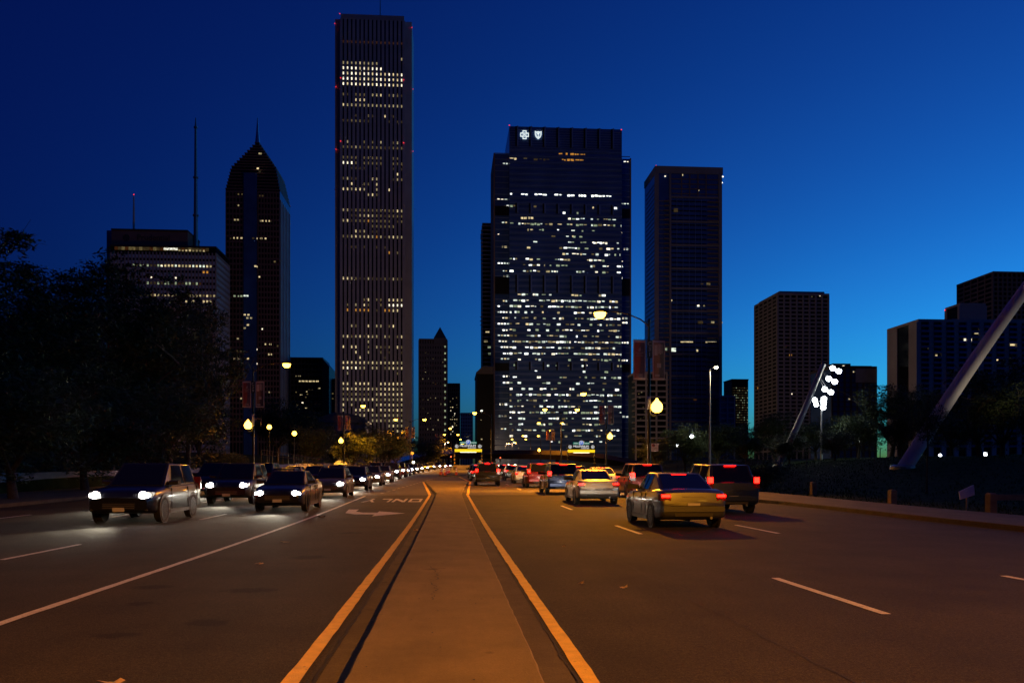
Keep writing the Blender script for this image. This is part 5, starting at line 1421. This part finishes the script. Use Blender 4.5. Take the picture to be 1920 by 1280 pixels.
        MB().lathe([(.04, .06), (.09, .04), (.11, 0), (.11, -.03)], 12).build('lens', M['head'], t_, (s * (a + .1), hy + .07, (l0 + l1) / 2), rot=(-PI / 2, 0, 0))
        MB().lathe([(.02, .04), (.05, .03), (.06, 0)], 10).build('lens', M['head'], t_, (s * (b_ - .09), hy + .03, (l0 + l1) / 2), rot=(-PI / 2, 0, 0))
        for yy in (c['wb'], -c['wb']):
            r_ = c['wr']
            MB().lathe([(r_ + .06, -.03), (r_ + .06, .03)], 20).build('wheel_arch', M['trim'], o, (s * (c['W'] - .028), yy, r_ + .02), rot=(0, PI / 2, 0))
            w_ = MB().lathe([(r_ - .07, -.1), (r_ - .02, -.11), (r_, -.08), (r_, .08), (r_ - .02, .11), (r_ - .07, .1)], 22).build('wheel', M['rubber'], o, (s * (c['W'] - .098), yy, r_), rot=(0, PI / 2, 0), smooth=40)
            MB().lathe([(r_ - .09, 0), (r_ - .1, .02), (.05, .035)], 12).build('rim', M['rim'], w_, (0, 0, .1 * s))
    ys0 = c['st'][0][0]
    for s in (-1, 1):
        Wd = c['W']
        for yy in (y1 + .05, (y1 + y2) / 2, y2 + .55):
            MB().box(min(s * Wd * .965, s * (Wd + .003)), max(s * Wd * .965, s * (Wd + .003)), yy - .006, yy + .006, .34, z3 - .04).build('door_seam', M['trim'], o)
        for yy in (y1 + .3, (y1 + y2) / 2 + .25):
            MB().box(min(s * Wd * .97, s * (Wd + .02)), max(s * Wd * .97, s * (Wd + .02)), yy - .09, yy + .09, z3 - .2, z3 - .165).build('door_handle', M['rim'], o)
        MB().box(min(s * Wd * .93, s * (Wd + .006)), max(s * Wd * .93, s * (Wd + .006)), -c['wb'] + c['wr'] + .1, c['wb'] - c['wr'] - .1, c['st'][4][2] - .015, c['st'][4][2] + .1).build('sill', M['trim'], o)
        MB().box(min(s * .6, s * .78), max(s * .6, s * .78), c['st'][-1][0] - .2, c['st'][-1][0] - .04, .38, .46).build('fog_lamp', M['lamp_glass'], o)
    for k in range(3):
        MB().box(-.43, .43, c['st'][-1][0] + .012, c['st'][-1][0] + .022, .45 + .05 * k, .465 + .05 * k).build('grille_bar', M['rim'], o)
    MB().tube([(.45, ys0 - .03, .3), (.45, ys0 + .2, .3)], .035, 8).build('exhaust', M['rim'], o)
    MB().box(-.5, .5, ys0 - .02, ys0 + .1, .34, .42).build('rear_valance', M['trim'], o)
    MB().box(-.16, .16, ys0 - .02, ys0 + .02, c['plate'] - .28, c['plate'] - .12).build('number_plate', M['number'], o)
    MB().box(-.2, .2, y1 - .09, y1 - .03, z1 - .035, z1 - .012).build('brake_lamp', M['tail_dim'], o)
    # bumpers, boot seam and handle
    MB().loft([[(-.8, ys0 - .035, .46), (.8, ys0 - .035, .46), (.8, ys0 - .035, .6), (-.8, ys0 - .035, .6)], [(-.9, ys0 + .3, .44), (.9, ys0 + .3, .44), (.9, ys0 + .3, .62), (-.9, ys0 + .3, .62)]]).build('rear_bumper', PAINT['grey'], o)
    MB().box(-.6, .6, ys0 - .045, ys0, .605, .617).build('boot_seam', M['trim'], o)
    MB().box(-.3, .3, ys0 - .0, ys0 + .06, c['plate'] + .03, c['plate'] + .06).build('boot_handle', M['rim'], o)
    ye = c['st'][-1][0]
    MB().box(-.45, .45, ye - .1, ye + .015, .42, .6).build('grille', M['trim'], o)
    MB().box(-.16, .16, ye + .0, ye + .03, .36, .47).build('number_plate', M['number'], o)
    bm_ = lamp('headlight_beam', 'SPOT', (1, .88, .66), 420, o, (0, ye + .12, .68), (R(78), 0, 0), .2, 46, .9)
    return o
LINK_D = {}
def link_paint(o, col):
    for ch in o.children:
        if ch.type == 'MESH' and ch.name.split('.')[0] in ('body', 'cabin', 'rear_bumper'):
            ch.material_slots[0].link = 'OBJECT'; ch.material_slots[0].material = PAINT[col]
PROTO = {}
def place_car(kind, col, x, y, oncoming, label, group):
    if kind not in PROTO:
        PROTO[kind] = o = build_car(kind)
    else:
        o = copy_tree(PROTO[kind])
    tag(o, label, 'car', group)
    link_paint(o, col)
    sl = (Gz(y + 2) - Gz(y - 2)) / 4
    o.location = (x, y, Gz(y) + .012)
    o.rotation_euler = (math.atan(sl) * (-1 if oncoming else 1), 0, (PI if oncoming else 0) + random.uniform(-.012, .012))
    return o
GR, GL = 'cars driving away in the right lanes', 'oncoming cars in the left lanes'
nm = {'sedan': 'sedan', 'suv': 'tall utility car', 'hatch': 'hatchback'}
ordn = 'nearest second third fourth fifth sixth seventh eighth ninth tenth eleventh twelfth thirteenth fourteenth fifteenth sixteenth seventeenth'.split()
def lane(xf, items, oncoming, where, grp):
    for i, (kind, col, y) in enumerate(items):
        x = xf(y) if callable(xf) else xf
        what = 'headlights lit' if oncoming else 'tail lights lit'
        place_car(kind, col, x, y, oncoming, '%s %s, %s, %s from camera in the %s' % (col, nm[kind], what, ordn[i], where), grp)
KINDS = ('sedan', 'suv', 'sedan', 'hatch', 'suv', 'sedan', 'hatch')
COLS = ('grey', 'black', 'silver', 'black', 'blue', 'grey', 'red', 'black', 'white')
def row(ys_, a, b_):
    return [(KINDS[(i * 3 + a) % 7], COLS[(i * 2 + b_) % 9], y) for i, y in enumerate(ys_)]
lane(6.3, row((24, 38, 49, 61, 73, 86, 99, 113, 128, 144, 162), 2, 0), False, 'middle right lane', GR)
lane(lambda y: 9.75 + 7 * smooth(60, 150, y), row((31, 43.5, 55, 67, 79, 92, 106, 120, 136, 154), 1, 4), False, 'outer right lane', GR)
lane(lambda y: 2.85 + 6 * smooth(90, 190, y), row((66, 82, 95, 110, 126, 146, 168), 4, 1), False, 'inner right lane', GR)
lane(lambda y: -6.05 + 8 * smooth(120, 330, y), row((33, 45, 56, 67, 78, 90, 102, 114, 127, 140, 154, 170, 188, 208, 230, 255), 0, 3), True, 'inner oncoming lane', GL)
lane(lambda y: -9.25 + 8.5 * smooth(120, 330, y), row((27, 38.5, 49, 60, 71, 83, 95, 108, 121, 135, 150, 168, 190), 1, 1), True, 'middle oncoming lane', GL)
lane(lambda y: -12.5 + 8 * smooth(120, 330, y), row((36, 47, 58.5, 70, 82, 95, 109, 124, 142, 165), 5, 5), True, 'outer oncoming lane', GL)
